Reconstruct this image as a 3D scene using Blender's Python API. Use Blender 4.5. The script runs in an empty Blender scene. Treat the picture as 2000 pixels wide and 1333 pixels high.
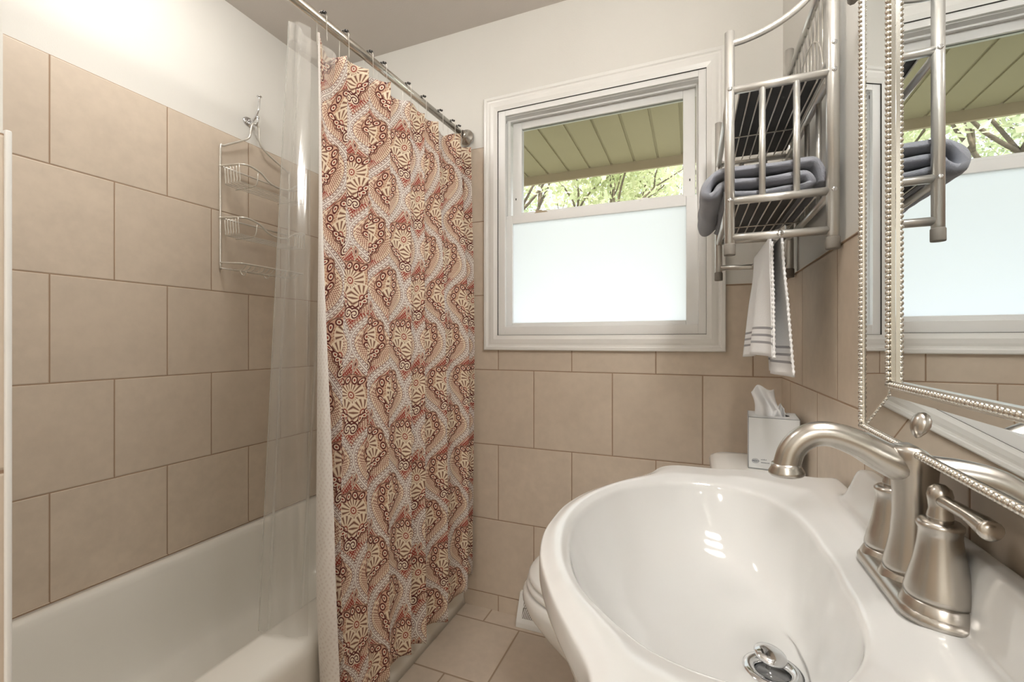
import bpy, bmesh, math, random
from mathutils import Vector, Matrix

S = bpy.context.scene
COL = S.collection
PI = math.pi
random.seed(7)

# ---------------------------------------------------------------- camera, sky, sun, exposure
CAM_H = 1.108                      # metres above the floor; the camera stands at x = y = 0
cd = bpy.data.cameras.new('camera'); cam = bpy.data.objects.new('camera', cd); COL.objects.link(cam)
cd.sensor_width = 36.0; cd.lens = 36.0*868.58/2000.0; cd.clip_start = .02
cam.location = (0, 0, CAM_H); cam.rotation_euler = (PI/2, 0, .385)
S.camera = cam

wd = bpy.data.worlds.new('sky'); S.world = wd; wd.use_nodes = True
bg = wd.node_tree.nodes['Background']
bg.inputs['Color'].default_value = (.945, .97, 1.0, 1); bg.inputs['Strength'].default_value = 2.0

sd = bpy.data.lights.new('sun', 'SUN'); sun = bpy.data.objects.new('sun', sd); COL.objects.link(sun)
sd.energy = 4.0; sd.angle = .02; sd.color = (1, .94, .82)
sun.rotation_euler = Vector((.35, .75, -.62)).to_track_quat('-Z', 'Y').to_euler()
LAMP_CEILING = 17.0                # strength of the opal bowl on the ceiling
LAMP_VANITY = 41.0                 # strength of the three opal shades over the mirror

vs = S.view_settings
vs.view_transform = 'Standard'; vs.look = 'None'; vs.gamma = 1; vs.use_curve_mapping = False
vs.exposure = 0.70
S.cycles.caustics_reflective = False; S.cycles.caustics_refractive = False

# room, metres
XL, XR, YB, YF, ZC = -1.674, .2736, 1.6715, -.90, 2.426   # painted faces; tiles stand 4 mm proud
TX, TR, TB = -1.6704, .2696, 1.6675                        # tile faces left, right, back
TH = .308; Z3 = .989                                       # tile module; height of one grout line
ZW, ZT = 1.297, 1.913                                      # top of wainscot, top of tub surround

# ---------------------------------------------------------------- node maths
class E:
    """a socket one can do arithmetic with"""
    tree = None
    def __init__(s, sock): s.s = sock
    @staticmethod
    def op(o, *a):
        n = E.tree.nodes.new('ShaderNodeMath'); n.operation = o
        for i, v in enumerate(a):
            if isinstance(v, E): E.tree.links.new(v.s, n.inputs[i])
            else: n.inputs[i].default_value = float(v)
        return E(n.outputs[0])
    def __add__(s, o): return E.op('ADD', s, o)
    __radd__ = __add__
    def __sub__(s, o): return E.op('SUBTRACT', s, o)
    def __rsub__(s, o): return E.op('SUBTRACT', o, s)
    def __mul__(s, o): return E.op('MULTIPLY', s, o)
    __rmul__ = __mul__
    def __truediv__(s, o): return E.op('DIVIDE', s, o)
    def __rtruediv__(s, o): return E.op('DIVIDE', o, s)
    def __neg__(s): return E.op('MULTIPLY', s, -1)

class NM:
    sin = staticmethod(lambda a: E.op('SINE', a)); cos = staticmethod(lambda a: E.op('COSINE', a))
    ab = staticmethod(lambda a: E.op('ABSOLUTE', a)); fl = staticmethod(lambda a: E.op('FLOOR', a))
    sq = staticmethod(lambda a: E.op('SQRT', a)); at = staticmethod(lambda a, b: E.op('ARCTAN2', a, b))
    mn = staticmethod(lambda a, b: E.op('MINIMUM', a, b)); mx = staticmethod(lambda a, b: E.op('MAXIMUM', a, b))
    @staticmethod
    def ss(a, b, x):
        n = E.tree.nodes.new('ShaderNodeMapRange'); n.interpolation_type = 'SMOOTHSTEP'
        for k, v in ((0, x), (1, a), (2, b)):
            if isinstance(v, E): E.tree.links.new(v.s, n.inputs[k])
            else: n.inputs[k].default_value = v
        return E(n.outputs[0])
    @staticmethod
    def const(c): return tuple(c)
    @staticmethod
    def mix(c, d, m):
        n = E.tree.nodes.new('ShaderNodeMixRGB')
        for k, v in ((0, m), (1, c), (2, d)):
            if isinstance(v, E): E.tree.links.new(v.s, n.inputs[k])
            elif k == 0: n.inputs[0].default_value = v
            else: n.inputs[k].default_value = (v[0], v[1], v[2], 1)
        return E(n.outputs[0])

def lin(r, g, b): return tuple(((v/255+.055)/1.055)**2.4 if v > 10 else v/255/12.92 for v in (r, g, b))

def new_mat(name):
    m = bpy.data.materials.new(name); m.use_nodes = True
    E.tree = m.node_tree
    return m, m.node_tree.nodes['Principled BSDF']
def put(sock, v):
    if isinstance(v, E): E.tree.links.new(v.s, sock)
    elif isinstance(v, tuple): sock.default_value = (v[0], v[1], v[2], 1)
    else: sock.default_value = v
def noise(scale, detail=3, vec=None, rough=.5):
    n = E.tree.nodes.new('ShaderNodeTexNoise'); n.inputs['Scale'].default_value = scale
    n.inputs['Detail'].default_value = detail; n.inputs['Roughness'].default_value = rough
    if vec is None:
        g = E.tree.nodes.new('ShaderNodeNewGeometry'); vec = E(g.outputs['Position'])
    E.tree.links.new(vec.s, n.inputs['Vector'])
    return E(n.outputs['Fac'])
def bump(b, h, dist, strength=1.0):
    n = E.tree.nodes.new('ShaderNodeBump'); n.inputs['Distance'].default_value = dist; n.inputs['Strength'].default_value = strength
    E.tree.links.new(h.s, n.inputs['Height']); E.tree.links.new(n.outputs[0], b.inputs['Normal'])
def position():
    g = E.tree.nodes.new('ShaderNodeNewGeometry'); n = E.tree.nodes.new('ShaderNodeSeparateXYZ')
    E.tree.links.new(g.outputs['Position'], n.inputs[0])
    return [E(o) for o in n.outputs]
def uvs():
    t = E.tree.nodes.new('ShaderNodeUVMap'); t.uv_map = 'UVMap'; n = E.tree.nodes.new('ShaderNodeSeparateXYZ')
    E.tree.links.new(t.outputs[0], n.inputs[0]); return E(n.outputs[0]), E(n.outputs[1])

def plain(name, col, rough=.5, metal=0, spec=.5, mottle=0, scale=20, bumpd=0, bscale=200, coat=0):
    m, b = new_mat(name)
    if mottle:
        f = noise(scale, 4)
        c = NM.mix(tuple(x*(1-mottle) for x in col), tuple(min(1, x*(1+mottle)) for x in col), NM.ss(.3, .7, f))
        put(b.inputs['Base Color'], c)
    else: put(b.inputs['Base Color'], col)
    b.inputs['Roughness'].default_value = rough; b.inputs['Metallic'].default_value = metal
    b.inputs['Specular IOR Level'].default_value = spec; b.inputs['Coat Weight'].default_value = coat
    if bumpd: bump(b, noise(bscale, 3), bumpd)
    return m

def tile_mat(name, axis, u0, uw, v0, vh, shift_even, col, grout, gw=.0034, var=.05, rough=.42):
    """stone-look tiles in half-bond; axis = indices of the two world axes the tiles run along"""
    m, b = new_mat(name)
    p = position(); u, v = p[axis[0]], p[axis[1]]
    row = (v - v0)/vh; ri = NM.fl(row); rf = row - ri
    par = ri/2 - NM.fl(ri/2)                                   # 0 on even rows, .5 on odd
    uu = (u - u0)/uw + (par if not shift_even else .5 - par); ci = NM.fl(uu); cf = uu - ci
    du = (.5 - NM.ab(cf - .5))*uw; dv = (.5 - NM.ab(rf - .5))*vh
    dmin = NM.mn(du, dv)
    face = NM.ss(gw*.35, gw*.65, dmin)
    cv = E.tree.nodes.new('ShaderNodeCombineXYZ')
    for k, s in ((0, ci), (1, ri)): E.tree.links.new(s.s, cv.inputs[k])
    wn = E.tree.nodes.new('ShaderNodeTexWhiteNoise'); wn.noise_dimensions = '2D'; E.tree.links.new(cv.outputs[0], wn.inputs['Vector'])
    r = E(wn.outputs['Value'])
    f = noise(7, 5, rough=.6)*.6 + noise(38, 4)*.4
    lo = tuple(c*(1-var*1.5) for c in col); hi = tuple(min(1, c*(1+var*1.5)) for c in col)
    c = NM.mix(lo, hi, NM.ss(.28, .72, f))
    c = NM.mix(c, tuple(x*.86 for x in col), r*.35)
    c = NM.mix(grout, c, face)
    put(b.inputs['Base Color'], c)
    put(b.inputs['Roughness'], NM.ss(0, 1, face)*(rough-.8) + .8)
    h = NM.ss(gw*.3, gw*1.2, dmin) + noise(160, 3)*.04
    bump(b, h, .0009)
    return m

TILE = lin(212, 197, 179)
GROUT = lin(160, 134, 110)
M = {}
LAMP_HALL_FILL = 92.0                   # strength of the unseen fill lamp added behind the camera
M['tile_left'] = tile_mat('stone_tile_left', (1, 2), .6688, .302, Z3, TH, False, TILE, GROUT)
M['tile_back'] = tile_mat('stone_tile_back', (0, 2), -.7366, .308, Z3, TH, False, TILE, GROUT)
M['tile_right'] = tile_mat('stone_tile_right', (1, 2), 1.377, .306, Z3, TH, False, TILE, GROUT)
M['tile_floor'] = tile_mat('stone_tile_floor', (0, 1), -.613, .305, 1.29, .296, False, lin(214, 200, 184), lin(168, 148, 126), .006, .05, .4)
M['paint_left'] = plain('wall_paint', lin(225, 223, 217), .6, mottle=.012, scale=3, bumpd=.0003, bscale=300)
M['paint_ceiling'] = plain('ceiling_paint', lin(205, 198, 191), .8, bumpd=.0004, bscale=220)
M['white_trim'] = plain('white_gloss_paint', lin(236, 235, 231), .3, mottle=.01, scale=6)
M['vinyl'] = plain('white_vinyl', lin(238, 238, 236), .35, mottle=.008, scale=8)
M['dark_joint'] = plain('dark_seam', lin(60, 58, 55), .7, mottle=.1)  # dark tone for the thin window joints
M['porcelain'] = plain('white_porcelain', lin(224, 224, 222), .08, mottle=.006, scale=4, coat=.3)
M['enamel'] = plain('tub_enamel', lin(235, 232, 224), .14, mottle=.008, scale=4)
M['toilet_white'] = plain('toilet_white', lin(236, 235, 231), .12, mottle=.006, scale=5)
M['plastic_white'] = plain('seat_plastic', lin(238, 237, 233), .25, mottle=.006, scale=5)
def brushed(name, col, rough, metal=1.0):
    m, b = new_mat(name)
    f = noise(60, 2)
    put(b.inputs['Base Color'], NM.mix(tuple(c*.97 for c in col), col, f)); b.inputs['Metallic'].default_value = metal
    b.inputs['Roughness'].default_value = rough
    return m
M['nickel'] = brushed('brushed_nickel', lin(192, 187, 180), .27)
M['rod'] = brushed('polished_steel', lin(200, 196, 188), .2)
M['satin'] = brushed('satin_silver', lin(212, 210, 205), .30, .75)
M['wire'] = brushed('silver_wire', lin(220, 216, 208), .33, .6)
M['chrome'] = brushed('chrome', lin(225, 226, 228), .08)
M['frame_silver'] = brushed('champagne_silver', lin(208, 203, 194), .25)
M['rubber'] = plain('grey_rubber', lin(128, 122, 114), .7, mottle=.05)
M['black'] = plain('black_plastic', lin(42, 38, 34), .4, mottle=.1)
M['dark_mat'] = plain('charcoal_mat', lin(66, 66, 66), .7, mottle=.08, bumpd=.0005)
M['tissue'] = plain('tissue_paper', lin(240, 240, 240), .9, mottle=.01)
M['card'] = plain('pale_card', lin(222, 224, 224), .5, mottle=.01)
M['card_edge'] = plain('grey_print', lin(120, 124, 126), .6, mottle=.05)
M['ink'] = plain('navy_ink', lin(84, 92, 108), .6, mottle=.05)
def mirror_mat():
    m, b = new_mat('mirror_glass'); f = noise(3, 1)
    put(b.inputs['Base Color'], NM.mix(lin(236, 241, 243), lin(239, 243, 245), f)); b.inputs['Metallic'].default_value = 1
    b.inputs['Roughness'].default_value = .006
    return m
M['mirror'] = mirror_mat()
def clear_glass():
    m = bpy.data.materials.new('clear_glass'); m.use_nodes = True; t = m.node_tree; E.tree = t
    t.nodes.remove(t.nodes['Principled BSDF']); out = t.nodes['Material Output']
    a = t.nodes.new('ShaderNodeBsdfTransparent'); a.inputs[0].default_value = (.97, .985, .98, 1)
    g = t.nodes.new('ShaderNodeBsdfGlossy'); g.inputs['Roughness'].default_value = .02
    fr = t.nodes.new('ShaderNodeFresnel'); fr.inputs[0].default_value = 1.3
    mx = t.nodes.new('ShaderNodeMixShader'); t.links.new(fr.outputs[0], mx.inputs[0]); t.links.new(a.outputs[0], mx.inputs[1]); t.links.new(g.outputs[0], mx.inputs[2])
    t.links.new(mx.outputs[0], out.inputs[0]); return m
M['glass'] = clear_glass()
def frosted():
    m = bpy.data.materials.new('frosted_film_glass'); m.use_nodes = True; t = m.node_tree; E.tree = t
    t.nodes.remove(t.nodes['Principled BSDF']); out = t.nodes['Material Output']
    a = t.nodes.new('ShaderNodeBsdfTranslucent'); put(a.inputs[0], NM.mix((.90, .93, .965), (.92, .94, .965), noise(4, 2)))
    d = t.nodes.new('ShaderNodeBsdfDiffuse'); d.inputs[0].default_value = (.9, .94, .98, 1)
    mx = t.nodes.new('ShaderNodeMixShader'); mx.inputs[0].default_value = .10
    t.links.new(a.outputs[0], mx.inputs[1]); t.links.new(d.outputs[0], mx.inputs[2]); t.links.new(mx.outputs[0], out.inputs[0]); return m
M['frosted'] = frosted()
def vinyl_film():
    m = bpy.data.materials.new('clear_vinyl_film'); m.use_nodes = True; t = m.node_tree; E.tree = t
    t.nodes.remove(t.nodes['Principled BSDF']); out = t.nodes['Material Output']
    a = t.nodes.new('ShaderNodeBsdfTransparent'); a.inputs[0].default_value = (.97, .97, .96, 1)
    d = t.nodes.new('ShaderNodeBsdfDiffuse'); d.inputs[0].default_value = (.9, .89, .87, 1)
    tr = t.nodes.new('ShaderNodeBsdfTranslucent'); tr.inputs[0].default_value = (.85, .85, .83, 1)
    g = t.nodes.new('ShaderNodeBsdfGlossy'); g.inputs['Roughness'].default_value = .12
    m1 = t.nodes.new('ShaderNodeMixShader'); m1.inputs[0].default_value = .5
    t.links.new(d.outputs[0], m1.inputs[1]); t.links.new(tr.outputs[0], m1.inputs[2])
    m2 = t.nodes.new('ShaderNodeMixShader')
    lw = t.nodes.new('ShaderNodeLayerWeight'); lw.inputs[0].default_value = .35
    put(m2.inputs[0], E(lw.outputs['Facing'])*.35 + noise(9, 3)*.10 + .06)
    t.links.new(a.outputs[0], m2.inputs[1]); t.links.new(m1.outputs[0], m2.inputs[2])
    m3 = t.nodes.new('ShaderNodeMixShader'); m3.inputs[0].default_value = .09
    t.links.new(m2.outputs[0], m3.inputs[1]); t.links.new(g.outputs[0], m3.inputs[2])
    t.links.new(m3.outputs[0], out.inputs[0]); return m
M['film'] = vinyl_film()
def glow(name, col, st):
    m = bpy.data.materials.new(name); m.use_nodes = True; t = m.node_tree; E.tree = t
    b = t.nodes['Principled BSDF']; put(b.inputs['Base Color'], (.9, .9, .88)); put(b.inputs['Emission Color'], NM.mix(col, tuple(c*.96 for c in col), noise(20, 2)))
    b.inputs['Emission Strength'].default_value = st; return m
M['opal_ceiling'] = glow('lit_opal_glass_ceiling', (1, .965, .92), LAMP_CEILING)
M['opal_hall_fill'] = glow('lit_opal_glass_hall_fill', (1, .965, .92), LAMP_HALL_FILL)
M['opal_vanity'] = glow('lit_opal_glass_vanity', (1, .965, .92), LAMP_VANITY)
def terry(name, col, sc=900, d=.0012):
    m, b = new_mat(name); f = noise(sc, 2); g = noise(45, 3)
    put(b.inputs['Base Color'], NM.mix(tuple(c*.78 for c in col), tuple(c*1.12 for c in col), f*.5 + g*.5)); b.inputs['Roughness'].default_value = .95
    b.inputs['Sheen Weight'].default_value = .35; b.inputs['Specular IOR Level'].default_value = .1
    bump(b, f + g*.8, d); return m
M['grey_terry'] = terry('grey_terry', lin(150, 152, 160))
def white_terry():
    m, b = new_mat('white_terry_striped'); u, v = uvs(); f = noise(700, 2)
    c = NM.mix((.80, .80, .80), (.90, .90, .90), f)
    st = None
    for a in (.030, .046, .062):
        s = NM.ss(a-.0032, a-.0022, v)*(1 - NM.ss(a+.0022, a+.0032, v)); st = s if st is None else st + s
    c = NM.mix(c, lin(150, 148, 152), st)
    put(b.inputs['Base Color'], c); b.inputs['Roughness'].default_value = .95; b.inputs['Sheen Weight'].default_value = .3
    bump(b, f, .0008); return m
M['white_terry'] = white_terry()
M['soffit'] = plain('olive_vinyl_soffit', lin(164, 154, 124), .6, mottle=.02, scale=4)
M['soffit_trim'] = plain('tan_fascia', lin(176, 160, 134), .6, mottle=.03, scale=6)
M['siding'] = plain('outside_siding', lin(200, 196, 186), .7, mottle=.03)
M['lawn'] = plain('lawn_grass', lin(150, 148, 128), .95, mottle=.3, scale=3, bumpd=.02, bscale=12)
M['bark'] = plain('bark', lin(110, 98, 84), .9, mottle=.25, scale=12, bumpd=.01, bscale=30)
def leafm(name, c1, c2):
    m = bpy.data.materials.new(name); m.use_nodes = True; t = m.node_tree; E.tree = t
    t.nodes.remove(t.nodes['Principled BSDF']); out = t.nodes['Material Output']
    c = NM.mix(c1, c2, NM.ss(.35, .65, noise(1.7, 3)))
    d = t.nodes.new('ShaderNodeBsdfDiffuse'); put(d.inputs[0], c)
    tr = t.nodes.new('ShaderNodeBsdfTranslucent'); put(tr.inputs[0], c)
    mx = t.nodes.new('ShaderNodeMixShader'); mx.inputs[0].default_value = .5
    t.links.new(d.outputs[0], mx.inputs[1]); t.links.new(tr.outputs[0], mx.inputs[2]); t.links.new(mx.outputs[0], out.inputs[0]); return m
M['leaf_yellow'] = leafm('leaves_yellow_green', lin(190, 198, 156), lin(228, 230, 200))
M['leaf_green'] = leafm('leaves_green', lin(162, 176, 140), lin(210, 214, 176))
M['leaf_blue'] = leafm('leaves_blue_green', lin(140, 168, 142), lin(188, 204, 166))
def paisley(M, x, y):
    """ogee lattice of scalloped medallions; x, y in centimetres of flat cloth, M = maths backend"""
    L = lambda r, g, b: [((v/255+.055)/1.055)**2.4 for v in (r, g, b)]
    CREAM, TAN, PEACH, RUST, MAROON, WHITE, BROWN = (L(242,228,206), L(214,186,156), L(216,176,152), L(156,74,62), L(96,44,40), L(243,235,227), L(128,86,72))
    W, H = 21.0, 31.5
    P = 2*math.pi
    band = lambda a, b, v, s=.06: M.ss(a-s, a+s, v)*(1-M.ss(b-s, b+s, v))
    x = x + .55*M.sin(y*.43) + .35*M.sin(y*.19 + x*.1)
    y = y + .5*M.sin(x*.37 + 1.0)
    ax = x/W - M.fl(x/W + .5); ay = y/H - M.fl(y/H + .5)
    e = .5 + .5*M.cos(P*ay)
    A = M.ss(-.0005, .0005, e - 2*M.ab(ax))
    bx = (x/W + .5) - M.fl(x/W + 1.0); by = (y/H + .5) - M.fl(y/H + 1.0)
    px = W*(bx + (ax - bx)*A); py = H*(by + (ay - by)*A)
    th = P*py/H
    sl = (W*.5*math.pi/H)*M.sin(th)
    d = (.5 + .5*M.cos(th) - 2*M.ab(px)/W)*(W/2)/M.sq(1 + sl*sl)
    apx = M.ab(px)
    # ground: short woven dashes
    da = M.sin(P*d/.92)*M.sin(P*(py + apx*.55)/.8)
    dash = M.ss(.12, .4, da)
    light = M.ss(-.4, -.12, da)
    c = M.mix(M.const(PEACH), M.const(MAROON), dash*.75)
    c = M.mix(c, M.const(CREAM), (1 - light)*.9)
    # rust fields towards the lower and upper tips of every ogee
    red = M.ss(5.3, 5.6, M.ab(py + 1.4) + .35*M.sin(P*px/1.1))*M.ss(1.15, 1.3, d)
    dots = M.ss(.45, .7, M.sin(P*px/.95)*M.sin(P*py/.95))
    c = M.mix(c, M.const(RUST), red)
    c = M.mix(c, M.const(CREAM), red*dots*.8)
    # edge of the ogee: white, row of dots, dark lines
    beads = M.ss(-.1, .25, M.sin(P*py/.85))
    c = M.mix(c, M.const(WHITE), 1 - M.ss(1.0, 1.1, d))
    c = M.mix(c, M.const(MAROON), band(.2, .36, d)*.8 + band(.95, 1.12, d)*.8)
    c = M.mix(c, M.const(BROWN), band(.52, .82, d, .08)*beads)
    leaf = band(1.2, 2.0, d, .1)*M.ss(-.25, .25, M.sin(P*(py + apx*1.2)/1.15))
    c = M.mix(c, M.const(CREAM), leaf*(1 - .3*red))
    # medallion
    qy = (py + 1.2)*.84
    apx = M.ab(px + .12*qy)
    px = px + .12*qy
    r = M.sq(px*px + qy*qy)
    t = M.at(px, qy)
    R = 6.2 + 1.6*M.cos(t) - .75*M.cos(3*t) + .28*M.cos(9*t)
    inside = 1 - M.ss(R + .25, R + .45, r)
    c = M.mix(c, M.const(TAN), inside)
    peb = M.ss(.2, .5, M.sin(P*r/.8)*M.sin(t*34.0))
    c = M.mix(c, M.const(RUST), inside*peb*.8)
    c = M.mix(c, M.const(MAROON), band(R + .05, R + .28, r)*.9)
    inr = 1 - M.ss(R - 1.95, R - 1.8, r)
    # fans: three shells of radiating petals
    def shell(c, ox, oy, rad, n, ph, m):
        sx = apx - ox if ox else px
        sy = qy - oy
        rs = M.sq(sx*sx + sy*sy)
        ps = M.at(sx, sy)
        u = ps*n/P + ph; u = u - M.fl(u) - .5
        lim = rad - .35*(1 - M.cos(u*2*P))*0 - 1.3*M.ab(u)*M.ab(u)
        ins = (1 - M.ss(lim - .05, lim + .08, rs))*m
        pet = 1 - M.ss(.14, .26, M.ab(u))
        c = M.mix(c, M.const(TAN), ins)
        c = M.mix(c, M.const(CREAM), ins*pet*M.ss(.9, 1.1, rs))
        c = M.mix(c, M.const(MAROON), ins*M.ss(.30, .40, M.ab(u))*.85*M.ss(1.2, 1.5, rs))
        c = M.mix(c, M.const(CREAM), band(rad - .12, rad + .12, rs)*m)
        c = M.mix(c, M.const(RUST), (1 - M.ss(.8, .9, rs))*m)
        c = M.mix(c, M.const(CREAM), band(.25, .55, rs)*m)
        return c
    c = shell(c, 0, 2.7, 3.9, 17, .5, inr)
    c = shell(c, 2.7, -1.4, 3.3, 13, .3, inr)
    # row of curls along the scalloped edge
    N = 19.0
    u = t*N/P; u = u - M.fl(u) - .5
    cx = u*P*r/N; cy = r - (R - .95)
    rr = M.sq(cx*cx + cy*cy)
    rim = (1 - M.ss(R - .1, R + .05, r))*M.ss(R - 2.0, R - 1.85, r)
    c = M.mix(c, M.const(PEACH), rim*.75)
    c = M.mix(c, M.const(MAROON), rim*band(.60, .98, rr))
    c = M.mix(c, M.const(CREAM), rim*band(.30, .58, rr))
    c = M.mix(c, M.const(RUST), rim*(1 - M.ss(.26, .34, rr)))
    # double curl under the fans
    ex = apx - .95; ey = qy + 5.2
    er = M.sq(ex*ex + ey*ey)
    es = er - .16*M.at(ey, ex)
    c = M.mix(c, M.const(CREAM), (1 - M.ss(1.25, 1.35, er)))
    c = M.mix(c, M.const(MAROON), band(.95, 1.3, es) + band(.3, .6, es))
    # bud in the upper tip
    fy = py - 10.4
    f = M.ab(px)*1.9 + M.ab(fy)*.75
    c = M.mix(c, M.const(CREAM), 1 - M.ss(2.0, 2.15, f))
    c = M.mix(c, M.const(MAROON), band(1.55, 1.8, f) + (1 - M.ss(.55, .65, f)))
    c = M.mix(c, M.const(RUST), band(.85, 1.25, f))
    return c

def curtain_front():
    m, b = new_mat('paisley_print_cotton')
    u, v = uvs()
    c = paisley(NM, u*100.0, v*100.0)
    put(b.inputs['Base Color'], c); b.inputs['Roughness'].default_value = .85
    b.inputs['Sheen Weight'].default_value = .15; b.inputs['Specular IOR Level'].default_value = .15
    bump(b, noise(500, 2), .0004); return m
def curtain_back():
    m, b = new_mat('paisley_reverse')
    u, v = uvs(); f = NM.ss(.25, .6, NM.sin(u*420.0 + 3*NM.sin(v*75.0))*NM.sin(v*380.0))
    put(b.inputs['Base Color'], NM.mix(lin(232, 226, 220), lin(202, 186, 178), f*.35)); b.inputs['Roughness'].default_value = .9
    bump(b, noise(500, 2), .0006); return m
M['paisley'] = curtain_front(); M['paisley_back'] = curtain_back()

# ---------------------------------------------------------------- geometry helpers
ORIG = {}
class MB:
    """collects shapes in world coordinates and links them as ONE mesh object"""
    def __init__(s): s.v = []; s.f = []; s.sm = []; s.mi = []; s.uv = {}
    def add(s, vs, fs, smooth=True, mi=0):
        o = len(s.v); s.v += [tuple(p) for p in vs]
        for f in fs: s.f.append([i+o for i in f]); s.sm.append(smooth); s.mi.append(mi)
        return o
    def box(s, x0, x1, y0, y1, z0, z1, mi=0, smooth=False):
        vs = [(x, y, z) for z in (z0, z1) for y in (y0, y1) for x in (x0, x1)]
        s.add(vs, [(0, 2, 3, 1), (4, 5, 7, 6), (0, 1, 5, 4), (2, 6, 7, 3), (0, 4, 6, 2), (1, 3, 7, 5)], smooth, mi); return s
    def tube(s, pts, r, n=10, closed=False, smooth_path=0, mi=0, caps=True):
        P = [Vector(p) for p in pts]
        if smooth_path: P = catmull(P, smooth_path, closed)
        R = r if hasattr(r, '__len__') else [r]*len(P)
        if len(R) != len(P):
            R = [R[min(len(R)-1, int(i*(len(R)-1)/(len(P)-1)))]*(1-((i*(len(R)-1)/(len(P)-1)) % 1)) + R[min(len(R)-1, int(i*(len(R)-1)/(len(P)-1))+1)]*((i*(len(R)-1)/(len(P)-1)) % 1) for i in range(len(P))]
        N = len(P); vs = []; up = None
        for i in range(N):
            a = P[(i-1) % N] if (closed or i > 0) else P[i]; b = P[(i+1) % N] if (closed or i < N-1) else P[i]
            t = (b-a).normalized()
            if up is None:
                up = Vector((0, 0, 1)) if abs(t.z) < .9 else Vector((1, 0, 0))
            up = (up - t*up.dot(t))
            if up.length < 1e-6: up = t.orthogonal()
            up.normalize(); w = t.cross(up)
            for k in range(n):
                an = 2*PI*k/n; vs.append(P[i] + (up*math.cos(an) + w*math.sin(an))*R[i])
        fs = []
        for i in range(N if closed else N-1):
            j = (i+1) % N
            for k in range(n): fs.append((i*n+k, i*n+(k+1) % n, j*n+(k+1) % n, j*n+k))
        if not closed and caps:
            fs.append(tuple(range(n-1, -1, -1))); fs.append(tuple((N-1)*n+k for k in range(n)))
        s.add(vs, fs, True, mi); return s
    def lathe(s, prof, o, axis=(0, 0, 1), n=24, sx=1, sy=1, mi=0, caps=True):
        """prof = [(radius, height)] turned about axis through o"""
        a = Vector(axis).normalized(); q = a.to_track_quat('Z', 'Y'); o = Vector(o); vs = []
        for r, h in prof:
            for k in range(n):
                an = 2*PI*k/n; vs.append(o + q @ Vector((r*sx*math.cos(an), r*sy*math.sin(an), h)))
        fs = [(i*n+k, i*n+(k+1) % n, (i+1)*n+(k+1) % n, (i+1)*n+k) for i in range(len(prof)-1) for k in range(n)]
        if caps:
            fs.append(tuple(range(n-1, -1, -1))); fs.append(tuple((len(prof)-1)*n+k for k in range(n)))
        s.add(vs, fs, True, mi); return s
    def ball(s, c, r, n=12, m=8, sz=1, mi=0):
        s.lathe([(r*math.sin(PI*i/m) if 0 < i < m else r*.02, -r*sz*math.cos(PI*i/m)) for i in range(m+1)], c, n=n, mi=mi); return s
    def loops(s, L, closed=True, cap0=True, cap1=True, smooth=True, mi=0):
        """L = rings with the same number of points"""
        n = len(L[0]); vs = [p for r in L for p in r]
        fs = [(i*n+k, i*n+(k+1) % n, (i+1)*n+(k+1) % n, (i+1)*n+k) for i in range(len(L)-1) for k in range(n if closed else n-1)]
        if cap0: fs.append(tuple(range(n-1, -1, -1)))
        if cap1: fs.append(tuple((len(L)-1)*n+k for k in range(n)))
        return s.add(vs, fs, smooth, mi)
    def frame(s, x0, x1, z0, z1, wl, wr, wb, wt, y0, y1, mi=0):
        """a rectangular frame in the XZ plane: outer size and member widths"""
        s.box(x0, x0+wl, y0, y1, z0, z1, mi); s.box(x1-wr, x1, y0, y1, z0, z1, mi)
        s.box(x0+wl, x1-wr, y0, y1, z0, z0+wb, mi); s.box(x0+wl, x1-wr, y0, y1, z1-wt, z1, mi); return s
    def build(s, name, mat, parent=None, bevel=0, bseg=2, subsurf=0, solid=0, mats=None, uv=None, autosmooth=True, weld=False):
        if parent is None:
            xs = [p[0] for p in s.v]; ys = [p[1] for p in s.v]; o = Vector(((min(xs)+max(xs))/2, (min(ys)+max(ys))/2, min(p[2] for p in s.v)))
        else: o = ORIG[parent.name]
        me = bpy.data.meshes.new(name); me.from_pydata([tuple(Vector(p)-o) for p in s.v], [], s.f)
        me.polygons.foreach_set('use_smooth', s.sm); me.polygons.foreach_set('material_index', s.mi)
        if uv is not None:
            l = me.uv_layers.new(name='UVMap'); vi = [0]*len(me.loops); me.loops.foreach_get('vertex_index', vi)
            fl = []
            for i in vi: fl += [uv[i][0], uv[i][1]]
            l.data.foreach_set('uv', fl)
        me.validate(); me.update()
        bm = bmesh.new(); bm.from_mesh(me)
        if weld: bmesh.ops.remove_doubles(bm, verts=bm.verts, dist=1e-5)
        if uv is None: bmesh.ops.recalc_face_normals(bm, faces=bm.faces)
        bm.to_mesh(me); bm.free()
        ob = bpy.data.objects.new(name, me); COL.objects.link(ob)
        for k in (mats or [mat]): me.materials.append(k)
        if parent is None: ob.location = o
        else: ob.parent = parent
        ORIG[ob.name] = o
        if solid:
            d = ob.modifiers.new('thickness', 'SOLIDIFY'); d.thickness = solid; d.offset = -1
            if mats and len(mats) > 1: d.material_offset = 1; d.material_offset_rim = 1
        if bevel:
            d = ob.modifiers.new('bevel', 'BEVEL'); d.width = bevel; d.segments = bseg; d.limit_method = 'ANGLE'; d.angle_limit = .6
            for p in me.polygons: p.use_smooth = True
            d2 = ob.modifiers.new('wn', 'WEIGHTED_NORMAL'); d2.keep_sharp = True
        if subsurf:
            d = ob.modifiers.new('smooth', 'SUBSURF'); d.levels = subsurf; d.render_levels = subsurf
        return ob

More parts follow.
